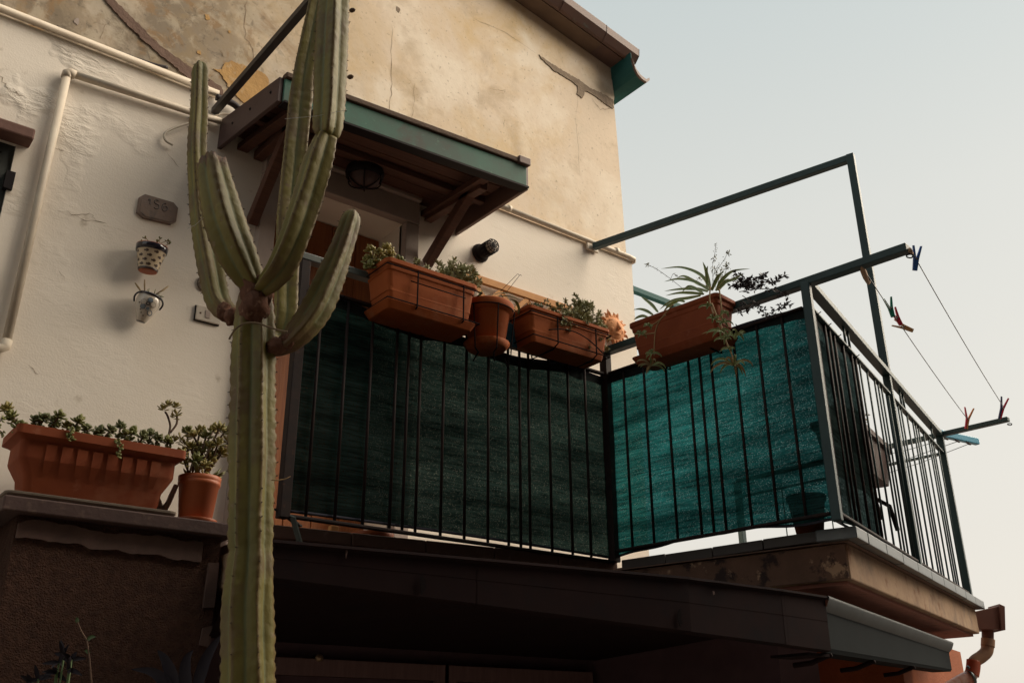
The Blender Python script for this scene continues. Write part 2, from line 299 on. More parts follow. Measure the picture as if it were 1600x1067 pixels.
mat('tile_skytint',(.10,.12,.128),(.08,.095,.105),rough=.36,scale=7,c3=(.19,.17,.15),s3=22,lo3=.66,hi3=.8,spec=.5)  # bluish sky reflection on the right-hand edge put into the tile colour
mat('board_grey',(.20,.155,.12),(.14,.11,.085),rough=.9,scale=8,stretch=(1,12,12),bump=.3)
mat('concrete_beige',(.36,.25,.165),(.27,.18,.12),rough=.9,scale=4,c3=(.17,.075,.042),s3=8,lo3=.58,hi3=.70,c4=(.16,.115,.09),s4=5,lo4=.50,hi4=.72,bump=.35,bscale=22,spec=.2)
mat('concrete_peeling',(.16,.09,.064),(.12,.07,.05),rough=.95,scale=7,c3=(.36,.23,.15),s3=11,lo3=.60,hi3=.65,c4=(.045,.030,.028),s4=6.5,lo4=.53,hi4=.58,bump=.5,bscale=30,spec=.2)
mat('soffit_red',(.30,.125,.09),(.24,.10,.075),rough=.9,scale=6,c3=(.10,.05,.04),s3=12,lo3=.6,hi3=.75,bump=.3,bscale=25)
mat('orange_render',(.32,.095,.038),(.27,.08,.034),rough=.9,scale=5,bump=.5,bscale=55,spec=.2)
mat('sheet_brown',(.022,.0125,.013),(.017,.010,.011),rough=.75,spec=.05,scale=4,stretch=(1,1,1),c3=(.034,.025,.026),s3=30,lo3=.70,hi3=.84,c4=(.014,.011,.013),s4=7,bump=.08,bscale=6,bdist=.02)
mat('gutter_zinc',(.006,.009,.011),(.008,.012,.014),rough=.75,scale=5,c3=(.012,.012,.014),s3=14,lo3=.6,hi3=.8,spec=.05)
mat('gutter_lip',(.045,.058,.064),(.032,.042,.047),rough=.5,scale=9,c3=(.03,.03,.03),s3=20,lo3=.6,hi3=.78,spec=.3)  # paler copy of the gutter metal: sky glow on the lip put into its colour
def rough_stucco():
    m=mat('rough_stucco',(.19,.098,.068),(.12,.062,.048),rough=1,scale=30,c3=(.15,.095,.07),s3=110,lo3=.58,hi3=.70,c4=(.12,.066,.05),s4=3,lo4=.55,hi4=.75,spec=.15)
    N,L,b=nodes(m); tc=N.new('ShaderNodeTexCoord'); v=N.new('ShaderNodeTexVoronoi'); v.inputs['Scale'].default_value=150; L.new(tc.outputs['Object'],v.inputs['Vector'])
    t=N.new('ShaderNodeTexNoise'); t.inputs['Scale'].default_value=34; t.inputs['Detail'].default_value=9; t.inputs['Roughness'].default_value=.75; L.new(tc.outputs['Object'],t.inputs['Vector'])
    s=N.new('ShaderNodeMath'); s.operation='MULTIPLY_ADD'; L.new(t.outputs[0],s.inputs[0]); s.inputs[1].default_value=3.0; L.new(v.outputs['Distance'],s.inputs[2])
    bp=N.new('ShaderNodeBump'); bp.inputs['Strength'].default_value=1; bp.inputs['Distance'].default_value=.05; L.new(s.outputs[0],bp.inputs['Height']); L.new(bp.outputs[0],b.inputs['Normal'])
rough_stucco()
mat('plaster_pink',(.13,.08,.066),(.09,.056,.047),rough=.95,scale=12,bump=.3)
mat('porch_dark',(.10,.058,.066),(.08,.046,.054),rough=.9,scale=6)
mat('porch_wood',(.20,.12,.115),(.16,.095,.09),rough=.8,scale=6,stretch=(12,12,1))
mat('brass',(.35,.24,.15),rough=.4,metal=.6)
mat('plaque_metal',(.20,.15,.13),(.23,.16,.12),rough=.5,scale=16,c3=(.10,.09,.088),s3=14,bump=.15,bscale=40,metal=.2)
mat('plaque_mark',(.15,.135,.13),(.13,.10,.085),rough=.45,scale=25)
mat('glaze_cream',(.60,.50,.36),(.56,.45,.31),rough=.22,scale=9,coat=.5)
mat('glaze_white',(.58,.53,.46),(.54,.48,.40),rough=.22,scale=9,coat=.5)
mat('glaze_navy',(.012,.011,.022),rough=.15,coat=.6)
mat('glaze_brown',(.07,.045,.035),rough=.25,coat=.4)
mat('glaze_blue',(.16,.20,.24),rough=.25,coat=.4)
mat('plate_white',(.52,.46,.39),rough=.5)
mat('lamp_black',(.012,.009,.010),rough=.55,spec=.12)
mat('trellis_wood',(.52,.245,.075),(.43,.19,.055),rough=.7,scale=4,stretch=(4,12,4))
mat('fatleaf_green',(.18,.175,.045),(.12,.13,.035),rough=.45,scale=14,c3=(.16,.09,.03),s3=9,lo3=.58,hi3=.72)
mat('fatleaf_yellow',(.26,.20,.05),(.19,.165,.045),rough=.45,scale=14,c3=(.22,.12,.035),s3=11,lo3=.55,hi3=.7)
mat('fatleaf_dark',(.11,.12,.045),(.13,.135,.05),rough=.5,scale=12)
mat('leaf_grey',(.33,.31,.165),(.24,.24,.115),rough=.6,scale=20)
mat('leaf_purple',(.05,.042,.05),(.07,.058,.058),rough=.6,scale=20)
mat('blade_green',(.085,.13,.04),(.06,.10,.03),rough=.5,scale=6)
mat('blade_cream',(.30,.29,.13),(.24,.24,.10),rough=.5,scale=10)
mat('blade_dry',(.30,.21,.09),(.22,.15,.07),rough=.6,scale=12)
mat('weed_dark',(.022,.018,.024),(.03,.026,.03),rough=.7,scale=9,spec=.1); mat('stem_brown',(.13,.075,.045),(.09,.05,.035),rough=.8,scale=20)
mat('stem_tan',(.33,.21,.095),rough=.7)
mat('twig_dark',(.05,.034,.03),rough=.8)
mat('rope',(.20,.145,.09),(.14,.10,.06),rough=.9,scale=60)
mat('line_dark',(.05,.055,.065),rough=.5)
mat('peg_blue',(.03,.12,.40),rough=.45); mat('peg_green',(.015,.24,.16),rough=.45); mat('peg_red',(.60,.03,.06),rough=.45)
mat('peg_wood',(.55,.33,.15),rough=.7); mat('peg_navy',(.05,.05,.13),rough=.45); mat('peg_orange',(.65,.28,.10),rough=.6); mat('peg_metal',(.2,.2,.2),rough=.4,metal=1)
mat('tape_tan',(.42,.28,.19),(.34,.22,.14),rough=.8,scale=40)
mat('rack_blue',(.10,.36,.52),rough=.4)
mat('box_brown',(.06,.028,.024),(.05,.024,.02),rough=.6,scale=8)
mat('flower_yellow',(.33,.20,.02),(.24,.15,.02),rough=.7,scale=30)
mat('net_fold',(.010,.014,.015),(.016,.020,.021),rough=.95,scale=30,spec=.1); mat('cloth_blue',(.02,.09,.13),rough=.9); mat('cloth_dark',(.03,.03,.045),rough=.9); mat('cloth_pale',(.25,.30,.36),rough=.9)
mat('tin_red',(.42,.03,.02),rough=.4); mat('tin_orange',(.6,.25,.03),rough=.4)
mat('down_red',(.42,.085,.035),(.30,.07,.04),rough=.5,scale=7); mat('down_beige',(.36,.20,.11),(.28,.16,.10),rough=.6,scale=8)
mat('down_brown',(.16,.06,.042),(.12,.05,.036),rough=.5,scale=7); mat('down_pale',(.62,.45,.40),(.45,.16,.11),rough=.25,scale=3,stretch=(9,1,1),spec=.6); mat('clamp_steel',(.10,.12,.13),rough=.35,metal=.6)
mat('lane_stone',(.22,.18,.15),(.17,.14,.12),rough=.9,scale=3,bump=.4,bscale=12)
mat('blocker_wall',(.15,.11,.085),(.12,.085,.065),rough=.95,scale=2)
mat('roof_brown',(.16,.065,.04),(.11,.05,.035),rough=.9,scale=8)
mat('web',(.5,.5,.48),rough=.5)
G=MT
# ================================================================== the setting
S=2.365; H=3.40; YW=4.2; YL=4.185
def vz(plan,u,v):
    d=ray(u,v); return O.z+d.z*math.hypot(plan[0],plan[1])/math.hypot(d.x,d.y)
g=MB(); g.add([(-150,-150,0),(150,-150,0),(150,150,0),(-150,150,0)],[(0,1,2,3)]); tag(g.build('ground',G['lane_stone']),None,None,None,'structure')
# unseen houses added behind the viewer to block sky and sun from the lower walls
def light_blocker(x0,x1,y0,y1,h,label):
    t=thing('blocker_house',((x0+x1)/2,(y0+y1)/2,0),label,'house')
    MB().bx(x0,x1,y0,y1,0,h).build('wall',G['blocker_wall'],t)
    r=MB(); ym=(y0+y1)/2; r.add([(x0-.3,y0-.3,h+.01),(x1+.3,y0-.3,h+.01),(x1+.3,y1+.3,h+.01),(x0-.3,y1+.3,h+.01),(x0-.3,ym,h+1.0),(x1+.3,ym,h+1.0)],[(0,1,5,4),(2,3,4,5),(1,2,5),(3,0,4),(3,2,1,0)]); r.build('roof',G['roof_brown'],t)
    for i in range(int((x1-x0)/2.2)):
        for zz in (1.2,4.2):
            if zz+1.4<h:
                xx=x0+.9+i*2.2; wn=MB().bx(xx,xx+.8,y1-.02,y1+.04,zz,zz+1.3).build('window',G['shutter_green'],t)
    return t
light_blocker(-9,7.5,-8.5,-2.4,10.5,'tall unseen house added behind the viewer to cut the skylight')
light_blocker(14,26,-12,.2,7.4,'low unseen house added behind the viewer to cut the low sun')

# ------------------------------------------------------------------ the house
house=thing('house',(2,4.2,0),'old house with cream flaking plaster above a whitewashed lower storey','house')
ztop=lambda x:6.432-.159*(x-3.333)
m=MB()
XR=[(4.313,4.68),(4.300,5.2),(4.285,5.7),(4.272,5.99),(4.281,6.03),(4.272,6.12),(4.258,ztop(4.258))]
front=[(-3,4.68)]+XR+[(-3,ztop(-3))]
n=len(front)
m.add([(x,YW,z) for x,z in front]+[(x,10,z) for x,z in front],[tuple(range(n))]+[(i,i+n,(i+1)%n+n,(i+1)%n) for i in range(n)])
m.build('upper_wall',G['bare_plaster'],house)
# lower wall with door and window openings
xs=[-3,-.4,.505,1.72,2.49,4.345]; zs=[0,2.365,3.0,4.05,4.33,4.68]
m=MB()
for i in range(5):
    for j in range(5):
        if (i==1 and j in(2,)) or (i==3 and j in(1,2,3)): continue
        x0,x1,z0,z1=xs[i],xs[i+1],zs[j],zs[j+1]
        m.add([(x0,YL,z0),(x1,YL,z0),(x1,YL,z1),(x0,YL,z1)],[(0,1,2,3)])
m.add([(4.345,YL,0),(4.345,10,0),(4.345,10,4.68),(4.345,YL,4.68)],[(0,1,2,3)])
m.add([(-3,YL,4.68),(4.345,YL,4.68),(4.345,10,4.68),(-3,10,4.68)],[(0,1,2,3)])
def reveal(x0,x1,z0,z1,yb):
    m.add([(x0,YL,z0),(x0,yb,z0),(x0,yb,z1),(x0,YL,z1),(x1,YL,z0),(x1,yb,z0),(x1,yb,z1),(x1,YL,z1)],[(0,1,2,3),(7,6,5,4),(3,2,6,7),(0,4,5,1)])
reveal(1.72,2.49,2.365,4.33,4.5); reveal(-.4,.505,3.0,4.05,4.4)
m.build('lower_wall',G['whitewash'],house)
# window at the left edge
win=MB().bx(-.4,.505,4.30,4.36,3.0,4.05).build('window',G['shutter_green'],house); 
MB().bx(.40,.503,4.20,4.245,3.0,4.048).build('shutter_stile',G['shutter_green'],win)
MB().bx(-.4,.398,4.222,4.25,3.0,3.96).build('shutter_panel',G['shutter_green'],win)
MB().bx(-.4,.398,4.20,4.245,3.965,4.048).build('shutter_rail',G['shutter_green'],win)
for z in(3.36,3.82):
    MB().bx(.488,.524,4.165,4.20,z,z+.085).build('hinge',G['lamp_black'],win)
for z in(4.0,3.93,3.86):
    MB().lathe((.452,4.199,z),[(.006,0),(.0045,-.003),(0,-.004)],8,(0,1,0)).build('bolt',G['lamp_black'],win)
MB().bx(-.7,.556,4.10,4.30,4.052,4.108).build('lintel',G['lintel_brown'],win,bev=.008)
# door, recessed behind the railing
door=MB().bx(1.72,2.49,4.46,4.50,2.365,4.33).build('door',G['door_wood'],house)
for i in range(5):
    x=1.725+i*.153; MB().bx(x,x+.150,4.43,4.459,2.37,4.325).build('plank',G['door_wood'],door,bev=.004)
sur=MB().bx(1.632,1.72,4.135,4.21,2.365,4.33).build('door_surround',G['surround_stone'],house,bev=.006)
MB().bx(2.49,2.578,4.135,4.21,2.365,4.33).build('jamb',G['surround_stone'],sur,bev=.006)
MB().bx(1.632,2.578,4.132,4.21,4.333,4.47).build('lintel',G['surround_stone'],sur,bev=.006)
MB().bx(1.60,2.575,4.105,4.21,4.473,4.565).build('lintel',G['surround_stone'],sur,bev=.006)
# patches, chases and cracks in the plaster
def wallpoly(pts,y,jit=.006,sub=4,seed=1):
    random.seed(seed); P=[Yp(u,v,y) for u,v in pts]; out=[]
    for i in range(len(P)):
        a,b=P[i],P[(i+1)%len(P)]
        for k in range(sub):
            q=lerp(a,b,k/sub); fx=noise.fractal(Vector((q.x*48,q.z*48,seed)),1,2,5)*jit*1.3; fz_=noise.fractal(Vector((q.x*48,q.z*48,seed+9)),1,2,5)*jit*1.3; out.append(Vector((q.x+fx,y,q.z+fz_)))
    return out
def patch(name,pts,matn,th=.006,jit=.008,sub=5,seed=1,y=YW):
    return MB().poly(wallpoly(pts,y-.0005,jit,sub,seed),(0,-1,0),th).build(name,G[matn],house)
patch('cement_patch',[(150,-14),(170,-8),(205,28),(250,72),(300,108),(345,136),(350,150),(318,143),(285,116),(262,96),(225,66),(185,26)],'cement_brown',.007,.006,14,3)
patch('cement_patch',[(841,87),(855,96),(869,105),(887,116),(905,126),(922,139),(940,146),(958,157),(958,171),(940,160),(931,152),(920,146),(913,142),(912,150),(908,155),(902,148),(901,134),(887,124),(866,112),(852,99)],'cement',.006,.007,12,5)
patch('exposed_render',[(349,101),(362,96),(385,104),(408,112),(419,124),(420,133),(400,150),(383,163),(368,150),(358,138),(352,128),(345,116),(333,108),(346,110)],'old_render',.004,.007,12,8)
def crack(pts,wd=.0035,seed=1,y=YW,jit=.006,sub=5,matn='crack'):
    random.seed(seed); P=[]
    for i in range(len(pts)-1):
        a,b=Yp(*pts[i],y),Yp(*pts[i+1],y)
        for k in range(sub): q=lerp(a,b,k/sub); P.append(q+Vector((rnd(-jit,jit),0,rnd(-jit,jit))))
    P.append(Yp(*pts[-1],y)); m=MB(); n=len(P); V=[]
    for i,q in enumerate(P):
        d=(P[min(i+1,n-1)]-P[max(i-1,0)]).normalized(); s=Vector((-d.z,0,d.x)); h=wd*.75*rnd(.25,1)*(.3 if i in(0,n-1) else 1)
        V+=[q+s*h*.5+Vector((0,-.0015,0)),q-s*h*.5+Vector((0,-.0015,0))]
    m.add(V,[(2*i,2*i+1,2*i+3,2*i+2) for i in range(n-1)]); return m.build('crack',G[matn],house)
crack([(613,40),(611,90),(612,140),(608,175)],.005,1)
crack([(385,2),(381,40),(384,60),(395,75),(395,95)],.005,2)
crack([(175,30),(160,48),(156,62)],.003,3); crack([(345,78),(347,88),(350,90)],.005,4)
crack([(385,130),(392,150),(391,160)],.003,5); crack([(740,30),(790,52),(838,84)],.004,6)
crack([(903,150),(900,190),(903,230),(906,275)],.003,7); crack([(925,155),(938,172),(958,170)],.006,8)
crack([(648,130),(646,170),(642,190)],.003,9); crack([(768,140),(790,142),(775,148)],.003,10)
crack([(788,185),(787,200)],.004,11)
crack([(105,330),(130,345),(168,350)],.004,12,YL,.008); crack([(112,338),(140,332),(150,345)],.003,13,YL,.008)
crack([(0,120),(12,140),(35,150)],.006,14,YL,.01); crack([(90,420),(100,438)],.003,15,YL); crack([(45,570),(60,585)],.004,16,YL)
crack([(85,232),(100,236)],.006,17,YL,.004); crack([(262,240),(280,262)],.003,18,YL,.005)
for i,(u,v,r_) in enumerate([(324,28,.018),(311,83,.012),(358,50,.009),(120,34,.016),(55,32,.024),(622,15,.02)]):
    random.seed(40+i); c=Yp(u,v,YW); P=[Vector((c.x+r_*math.cos(a)*rnd(.6,1.2),YW-.0005,c.z+r_*math.sin(a)*rnd(.7,1.6))) for a in [k*.628 for k in range(10)]]
    MB().poly(P,(0,-1,0),.002).build('chip',G['cement' if i in(5,) else 'old_render' if i<3 else 'surround_stone'],house)
# roof: verge flashing, soffit, right-hand eaves gutter
zt=ztop
roof=MB().hexa([(-3,4.02,zt(-3)+.05),(4.37,4.02,zt(4.37)+.05),(4.37,10,zt(4.37)+.05),(-3,10,zt(-3)+.05),(-3,4.02,zt(-3)+.10),(4.37,4.02,zt(4.37)+.10),(4.37,10,zt(4.37)+.10),(-3,10,zt(-3)+.10)]).build('roof',G['roof_brown'],house)
xe=4.30
MB().add([(-3,4.20,zt(-3)+.004),(4.05,4.20,zt(4.05)+.004),(4.05,4.07,zt(4.05)+.004),(-3,4.07,zt(-3)+.004),(-3,4.2,zt(-3)+.03),(4.05,4.2,zt(4.05)+.03),(4.05,4.07,zt(4.05)+.03),(-3,4.07,zt(-3)+.03)],[(0,1,2,3),(7,6,5,4),(3,2,6,7),(1,5,6,2)]).build('soffit_board',G['soffit_grey'],roof)
MB().add([(4.052,4.20,zt(4.05)+.003),(xe,4.20,zt(xe)+.003),(xe,4.07,zt(xe)+.003),(4.052,4.07,zt(4.05)+.003),(4.052,4.2,zt(4.05)+.03),(xe,4.2,zt(xe)+.03),(xe,4.07,zt(xe)+.03),(4.052,4.07,zt(4.05)+.03)],[(0,1,2,3),(7,6,5,4),(3,2,6,7),(1,5,6,2)]).build('soffit_board',G['copper_brown'],roof)
seams=[-3,-1,.6,2.1,3.0,3.62,4.03,4.36]
for i in range(len(seams)-1):        # verge flashing in lapped lengths
    a,b=seams[i]+.002,seams[i+1]-.002+.0; e=.002*(i%2)
    pr=[(4.068,.010),(4.055-e,-.004),(4.035-e,.002),(3.995-e,.045),(3.99-e,.105),(4.0-e,.11),(4.06,.115)]
    V=[(x,y,zt(x)+z) for x in(a,b) for y,z in pr]; k=len(pr)
    MB().add(V,[(j,j+1,k+j+1,k+j) for j in range(k-1)]+[tuple(range(k)),tuple(reversed(range(k,2*k)))]).build('verge_flashing',G['copper_brown'],roof,bev=.002)
gp=[Yp(u,v,4.0) for u,v in[(985.5,104),(988,112),(992,120),(998,127),(1006,132.5),(1010.5,129)]]
pr=[(4.262,zt(4.262)+.0)]+[(p.x,p.z) for p in gp]; k=len(pr)
pr2=pr+[(x-.004,z+.012) for x,z in reversed(pr)]; kk=len(pr2)
V=[(x,y,z) for y in(3.985,9.5) for x,z in pr2]
MB().add(V,[(j,(j+1)%kk,kk+(j+1)%kk,kk+j) for j in range(kk)]+[tuple(reversed(range(kk)))]).build('gutter',G['teal_paint'],roof)
V=[(x,3.985-d,z) for d in(.001,.018) for x,z in pr[1:]+[(x-.004-.010*(i/5),z+.020+.03*(i/5)) for i,(x,z) in enumerate(reversed(pr[1:]))]]; kk=len(V)//2
MB().add(V,[tuple(range(kk)),tuple(reversed(range(kk,2*kk)))]+[(j,kk+j,kk+(j+1)%kk,(j+1)%kk) for j in range(kk)]).build('gutter_end_cap',G['copper_brown'],roof)

# ------------------------------------------------------------------ pipes and cables on the wall
zp=4.70
p0,p1,p2=Yp(-10,16,4.17),Yp(340,152,4.17),Yp(985,408,4.17)
pi=thing('wall_pipe',(1,4.17,4.6),'long cream painted pipe running along the top of the whitewash','pipe')
MB().tube([(-2.5,4.165,zp),(p1.x,4.165,zp-.002)],.0185,12).build('pipe_run',G['pipe_paint'],pi)
MB().tube([(2.2,4.165,zp-.004),(4.30,4.165,zp-.012),(4.345,4.163,zp-.018),(4.362,4.178,zp-.02),(4.362,4.4,zp-.02)],.0175,12).build('pipe_run',G['pipe_paint'],pi)
for x in (.15,1.28,3.25,4.18): MB().tube([(x-.012,4.165,zp-.004),(x+.012,4.165,zp-.004)],.0225,12).build('pipe_clip',G['pipe_paint'],pi)
cbl=[Yp(u,v,4.168) for u,v in[(88,42),(120,58),(170,76),(230,98),(262,106)]]
tag(MB().tube([Vector(q) for q in spline([tuple(q) for q in cbl],5)],.009,6).build('power_cable',G['cable_black'],base=cbl[0]),'dark sagging cable lying above the long cream pipe','cable')
cb2=[Yp(u,v,4.15) for u,v in[(338,152),(352,157),(365,163),(374,172),(376,184)]]
tag(MB().tube([Vector(q) for q in spline([tuple(q) for q in cb2],5)],.018,8).build('power_cable',G['cable_black'],base=cb2[0]),'thick dark cable bending behind the door canopy corner','cable')
cn=Yp(106,112,4.155)
pv=thing('wall_pipe',(cn.x,4.17,cn.z),'cream pipe elbow dropping down the wall beside the window','pipe')
end=Yp(296,174,4.155); end2=Yp(345,190,4.155); bot=Yp(9,538,4.155)
MB().tube([cn+Vector((.03,0,-.004)),end2],.0175,12).build('pipe_run',G['pipe_paint'],pv)
MB().tube([cn+Vector((0,0,-.03)),bot],.0185,12).build('pipe_run',G['pipe_paint'],pv)
MB().tube([cn+Vector((.035,0,-.005)),cn+Vector((.008,0,-.002)),cn+Vector((-.002,0,-.010)),cn+Vector((-.003,0,-.036))],.0215,12).build('elbow',G['pipe_paint'],pv)
MB().tube([bot+Vector((.002,0,.02)),bot+Vector((0,0,-.012)),bot+Vector((-.02,0,-.024)),bot+Vector((-.25,0,-.028))],.0215,12).build('elbow',G['pipe_paint'],pv)
lp=[Yp(u,v,4.165) for u,v in[(375,183),(350,178),(330,183),(310,187),(290,194),(268,202),(257,210),(259,220),(270,227)]]
tag(MB().tube([Vector(q) for q in spline([tuple(q) for q in lp],6)],.0065,6).build('power_cable',G['cable_white'],base=lp[0]),'thin white cable looping out beside the tall left cactus stem','cable')
lp=[Yp(u,v,4.165) for u,v in[(108,128),(112,123),(122,121),(140,122)]]
tag(MB().tube([Vector(q) for q in spline([tuple(q) for q in lp],6)],.004,6).build('power_cable',G['cable_white'],base=lp[0]),'short white wire curling under the pipe elbow','cable')

# ------------------------------------------------------------------ door canopy
cx0,cx1=1.43,2.835
can=thing('door_canopy',(2.1,4.2,4.3),'small sloping wooden canopy with green copper fascia over the door','canopy')
FL=Vector((1.455,3.577,0)); FR=Vector((2.825,3.475,0)); WL=Vector((1.408,4.185,0)); WR=Vector((2.86,4.185,0))
def cpt(s,t,z0,z1):   # s along, t out from wall
    a=WL.lerp(WR,s); b=FL.lerp(FR,s); q=a.lerp(b,t); q.z=z0+(z1-z0)*t; return q
def slab_(s0,s1,t0,t1,zb,zf,th):
    B=[cpt(s0,t0,zb,zf),cpt(s1,t0,zb,zf),cpt(s1,t1,zb,zf),cpt(s0,t1,zb,zf)]
    return [B[3],B[2],B[1],B[0]]+[q+Vector((0,0,th)) for q in (B[3],B[2],B[1],B[0])]
NB=7
for i in range(NB):     # boards running along the canopy, overlapping like shingles
    t0,t1=i/NB+.004,(i+1)/NB-.004
    MB().hexa(slab_(.012,.988,t0,t1,4.50,4.435,.018)).build('board',G['canopy_wood'],can,bev=.002)
MB().hexa(slab_(-.004,1.004,0,1.0,4.552,4.478,.012)).build('roof_sheet',G['canopy_trim'],can)
for t in (.42,): MB().hexa(slab_(.014,.986,t,t+.07,4.462,4.395,.036)).build('purlin',G['canopy_wood'],can,bev=.004)
for s in (.055,.83): MB().hexa(slab_(s,s+.04,.0,.96,4.425,4.36,.036)).build('rafter',G['canopy_wood'],can,bev=.004)
def quadbox(a,b,c,d,off):
    return MB().hexa([a,b,b+off,a+off,d,c,c+off,d+off])
z_=lambda p,z:Vector((p.x,p.y,z))
od=(FL-WL).normalized()
quadbox(z_(FL,4.350),z_(FR,4.350),z_(FR,4.478),z_(FL,4.478),od*.012).build('fascia',G['copper_patina'],can,bev=.003)
quadbox(z_(FL,4.336)-od*.03,z_(FR,4.336)-od*.03,z_(FR,4.347)-od*.03,z_(FL,4.347)-od*.03,od*.06).build('fascia_drip',G['lamp_black'],can)
quadbox(z_(FL,4.481)-od*.02,z_(FR,4.481)-od*.02,z_(FR,4.512)-od*.02,z_(FL,4.512)-od*.02,od*.045).build('edge_trim',G['canopy_trim'],can,bev=.006)
quadbox(lerp(z_(FL,4.478),z_(FR,4.478),.955),z_(FR,4.478)+Vector((.012,0,0)),z_(FR,4.522)+Vector((.012,0,0)),lerp(z_(FL,4.522),z_(FR,4.522),.955),od*.034).build('edge_trim',G['copper_brown'],can,bev=.004)
lx=Vector((-.022,0,0))
quadbox(z_(WL,4.390),z_(FL,4.350),z_(FL,4.485),z_(WL,4.562),lx).build('side_board',G['canopy_board'],can,bev=.003)
quadbox(z_(WR,4.390),z_(FR,4.345),z_(FR,4.51),z_(WR,4.565),-lx).build('side_board',G['copper_brown'],can,bev=.003)
for t in(.25,.55,.88):
    q=lerp(z_(WL,4.475),z_(FL,4.43),t)+lx*1.0; MB().lathe(q,[(.008,0),(.006,.005),(0,.007)],8,(-1,0,0)).build('bolt',G['lamp_black'],can)
for nm,a,b in(('L',Vector((1.60,4.16,4.02)),Vector((1.60,3.78,4.40))),('R',Vector((2.655,4.165,4.12)),Vector((2.655,3.72,4.41)))):
    MB().bar(a,b,.05,.06,(0,-1,0)).build('bracket',G['canopy_wood'],can,bev=.004)
    MB().bar(Vector((a.x,4.17,4.42)),Vector((a.x,3.62,4.375)),.05,.05).build('bracket_arm',G['canopy_wood'],can,bev=.004)
# round caged lamp below the canopy
lc=Vector((2.12,3.97,4.385))
lm=thing('bulkhead_lamp',lc,'round caged ceiling lamp in the shade under the door canopy','lamp')
MB().lathe(lc,[(.10,.055),(.105,.03),(.10,.01),(.09,.0)],24).build('rim',G['lamp_black'],lm)
MB().lathe(lc,[(.085,.01),(.075,-.025),(.045,-.045),(.0,-.05)],24).build('glass_dome',G['canopy_board'],lm)
for k in range(3):
    a=k*math.pi/3; MB().tube([lc+Vector((math.cos(a)*.1*math.cos(t),math.sin(a)*.1*math.cos(t),-.065*math.sin(t)+.01)) for t in[math.pi*j/10 for j in range(11)]],.004,5).build('cage_wire',G['lamp_black'],lm)

# ------------------------------------------------------------------ balcony slab with tiled edge
AL=Zp(424.7,818.8,S); AR=Zp(965,875.2,S); TB=Zp(1337.5,821,S); TC=Zp(1537,939,S)
bal=thing('balcony',(3.6,3.2,2.1),'raised balcony slab with brown and sky-tinted edge tiles on a stained concrete beam','balcony')
def inset(p,dx,dy): return (p.x+dx,p.y+dy)
DB=Vector((5.72,4.9,0))
poly=[(1.52,4.17),(1.52,AL.y+.03),inset(AR,-.01,.05),inset(TB,.035,.075),inset(TC,-.07,.025),(5.78,4.9),(4.37,4.9),(4.37,4.17)]
def prism(poly,z0,z1):
    n=len(poly); return MB().add([(x,y,z0) for x,y in poly]+[(x,y,z1) for x,y in poly],[tuple(reversed(range(n))),tuple(range(n,2*n))]+[(i,(i+1)%n,n+(i+1)%n,n+i) for i in range(n)])
prism(poly,2.175,2.315).build('slab',G['concrete_beige'],bal,bev=.006)
prism([(x,y) for x,y in [(1.55,4.15),(1.55,AL.y+.06),(AR.x,AR.y+.09),(TB.x+.06,TB.y+.11),(TC.x-.10,TC.y+.05),(5.75,4.88),(4.4,4.88),(4.4,4.15)]],2.160,2.1745).build('soffit',G['soffit_red'],bal)
bx=[Vector((*inset(AR,-.01,.05),2.19)),Vector((*inset(TB,.035,.075),2.19))]
fb=MB(); d_=(bx[1]-bx[0]); nB_=Vector((d_.y,-d_.x,0)).normalized()*-1
if nB_.x>0:nB_=-nB_
# render face left of the corner, hanging ragged where it has fallen away
q0,q1=bx[0],bx[0].lerp(bx[1],.995); zu=Vector((0,0,.120)); zd=Vector((0,0,-.012))
MB().poly([q0+zd,q1+zd,q1+zu,q0+zu],nB_,.008).build('render_face',G['concrete_peeling'],bal)
prism([(1.53,4.16),(1.53,AL.y+.015),inset(AR,-.03,.03),inset(TB,.015,.05),inset(TC,-.045,.01),(5.80,4.9),(4.36,4.9),(4.36,4.16)],2.3155,2.3205).build('mortar_bed',G['cement_brown'],bal)
def tiles(a,b,inw,num,matn,th=.044,dep=.16,jit=.0):
    a=Vector(a);b=Vector(b);d=(b-a)/num; ax=d.normalized(); src=None
    for i in range(num):
        c=a+d*(i+.5)+inw*(dep/2); c.z=S-th/2+rnd(-.0015,.0015)
        o=MB().box(c,d.length-.004,dep,th,ax,inw).build('tile',G[matn],bal,bev=.003)
random.seed(5)
perp=lambda d:Vector((-d.y,d.x,0)).normalized()
iA=perp(AR-AL); iB=perp(TB-AR); iC=perp(TC-TB)
tiles(AL,AR,iA,5,'tile_brown',.05); tiles(AR+Vector((.012,-.01,0)),TB-(TB-AR).normalized()*.162,iB,4,'tile_mid',.042); tiles(TB+(TC-TB).normalized()*.164,TC,iC,9,'tile_skytint',.046)
MB().box(TB+(TC-TB).normalized()*.081+iC*.081+Vector((0,0,-.022)),.16,.16,.046,(TC-TB),iC).build('tile',G['tile_skytint'],bal,bev=.003)
# floor finish just inside the edge tiles
prism([(1.54,4.16),(1.54,AL.y+.18),(AR.x+.12,AR.y+.17),(TB.x+.16,TB.y+.24),(TC.x-.17,TC.y+.13),(5.78,4.9),(4.36,4.9),(4.36,4.16)],2.321,2.361).build('floor_screed',G['tile_brown'],bal)
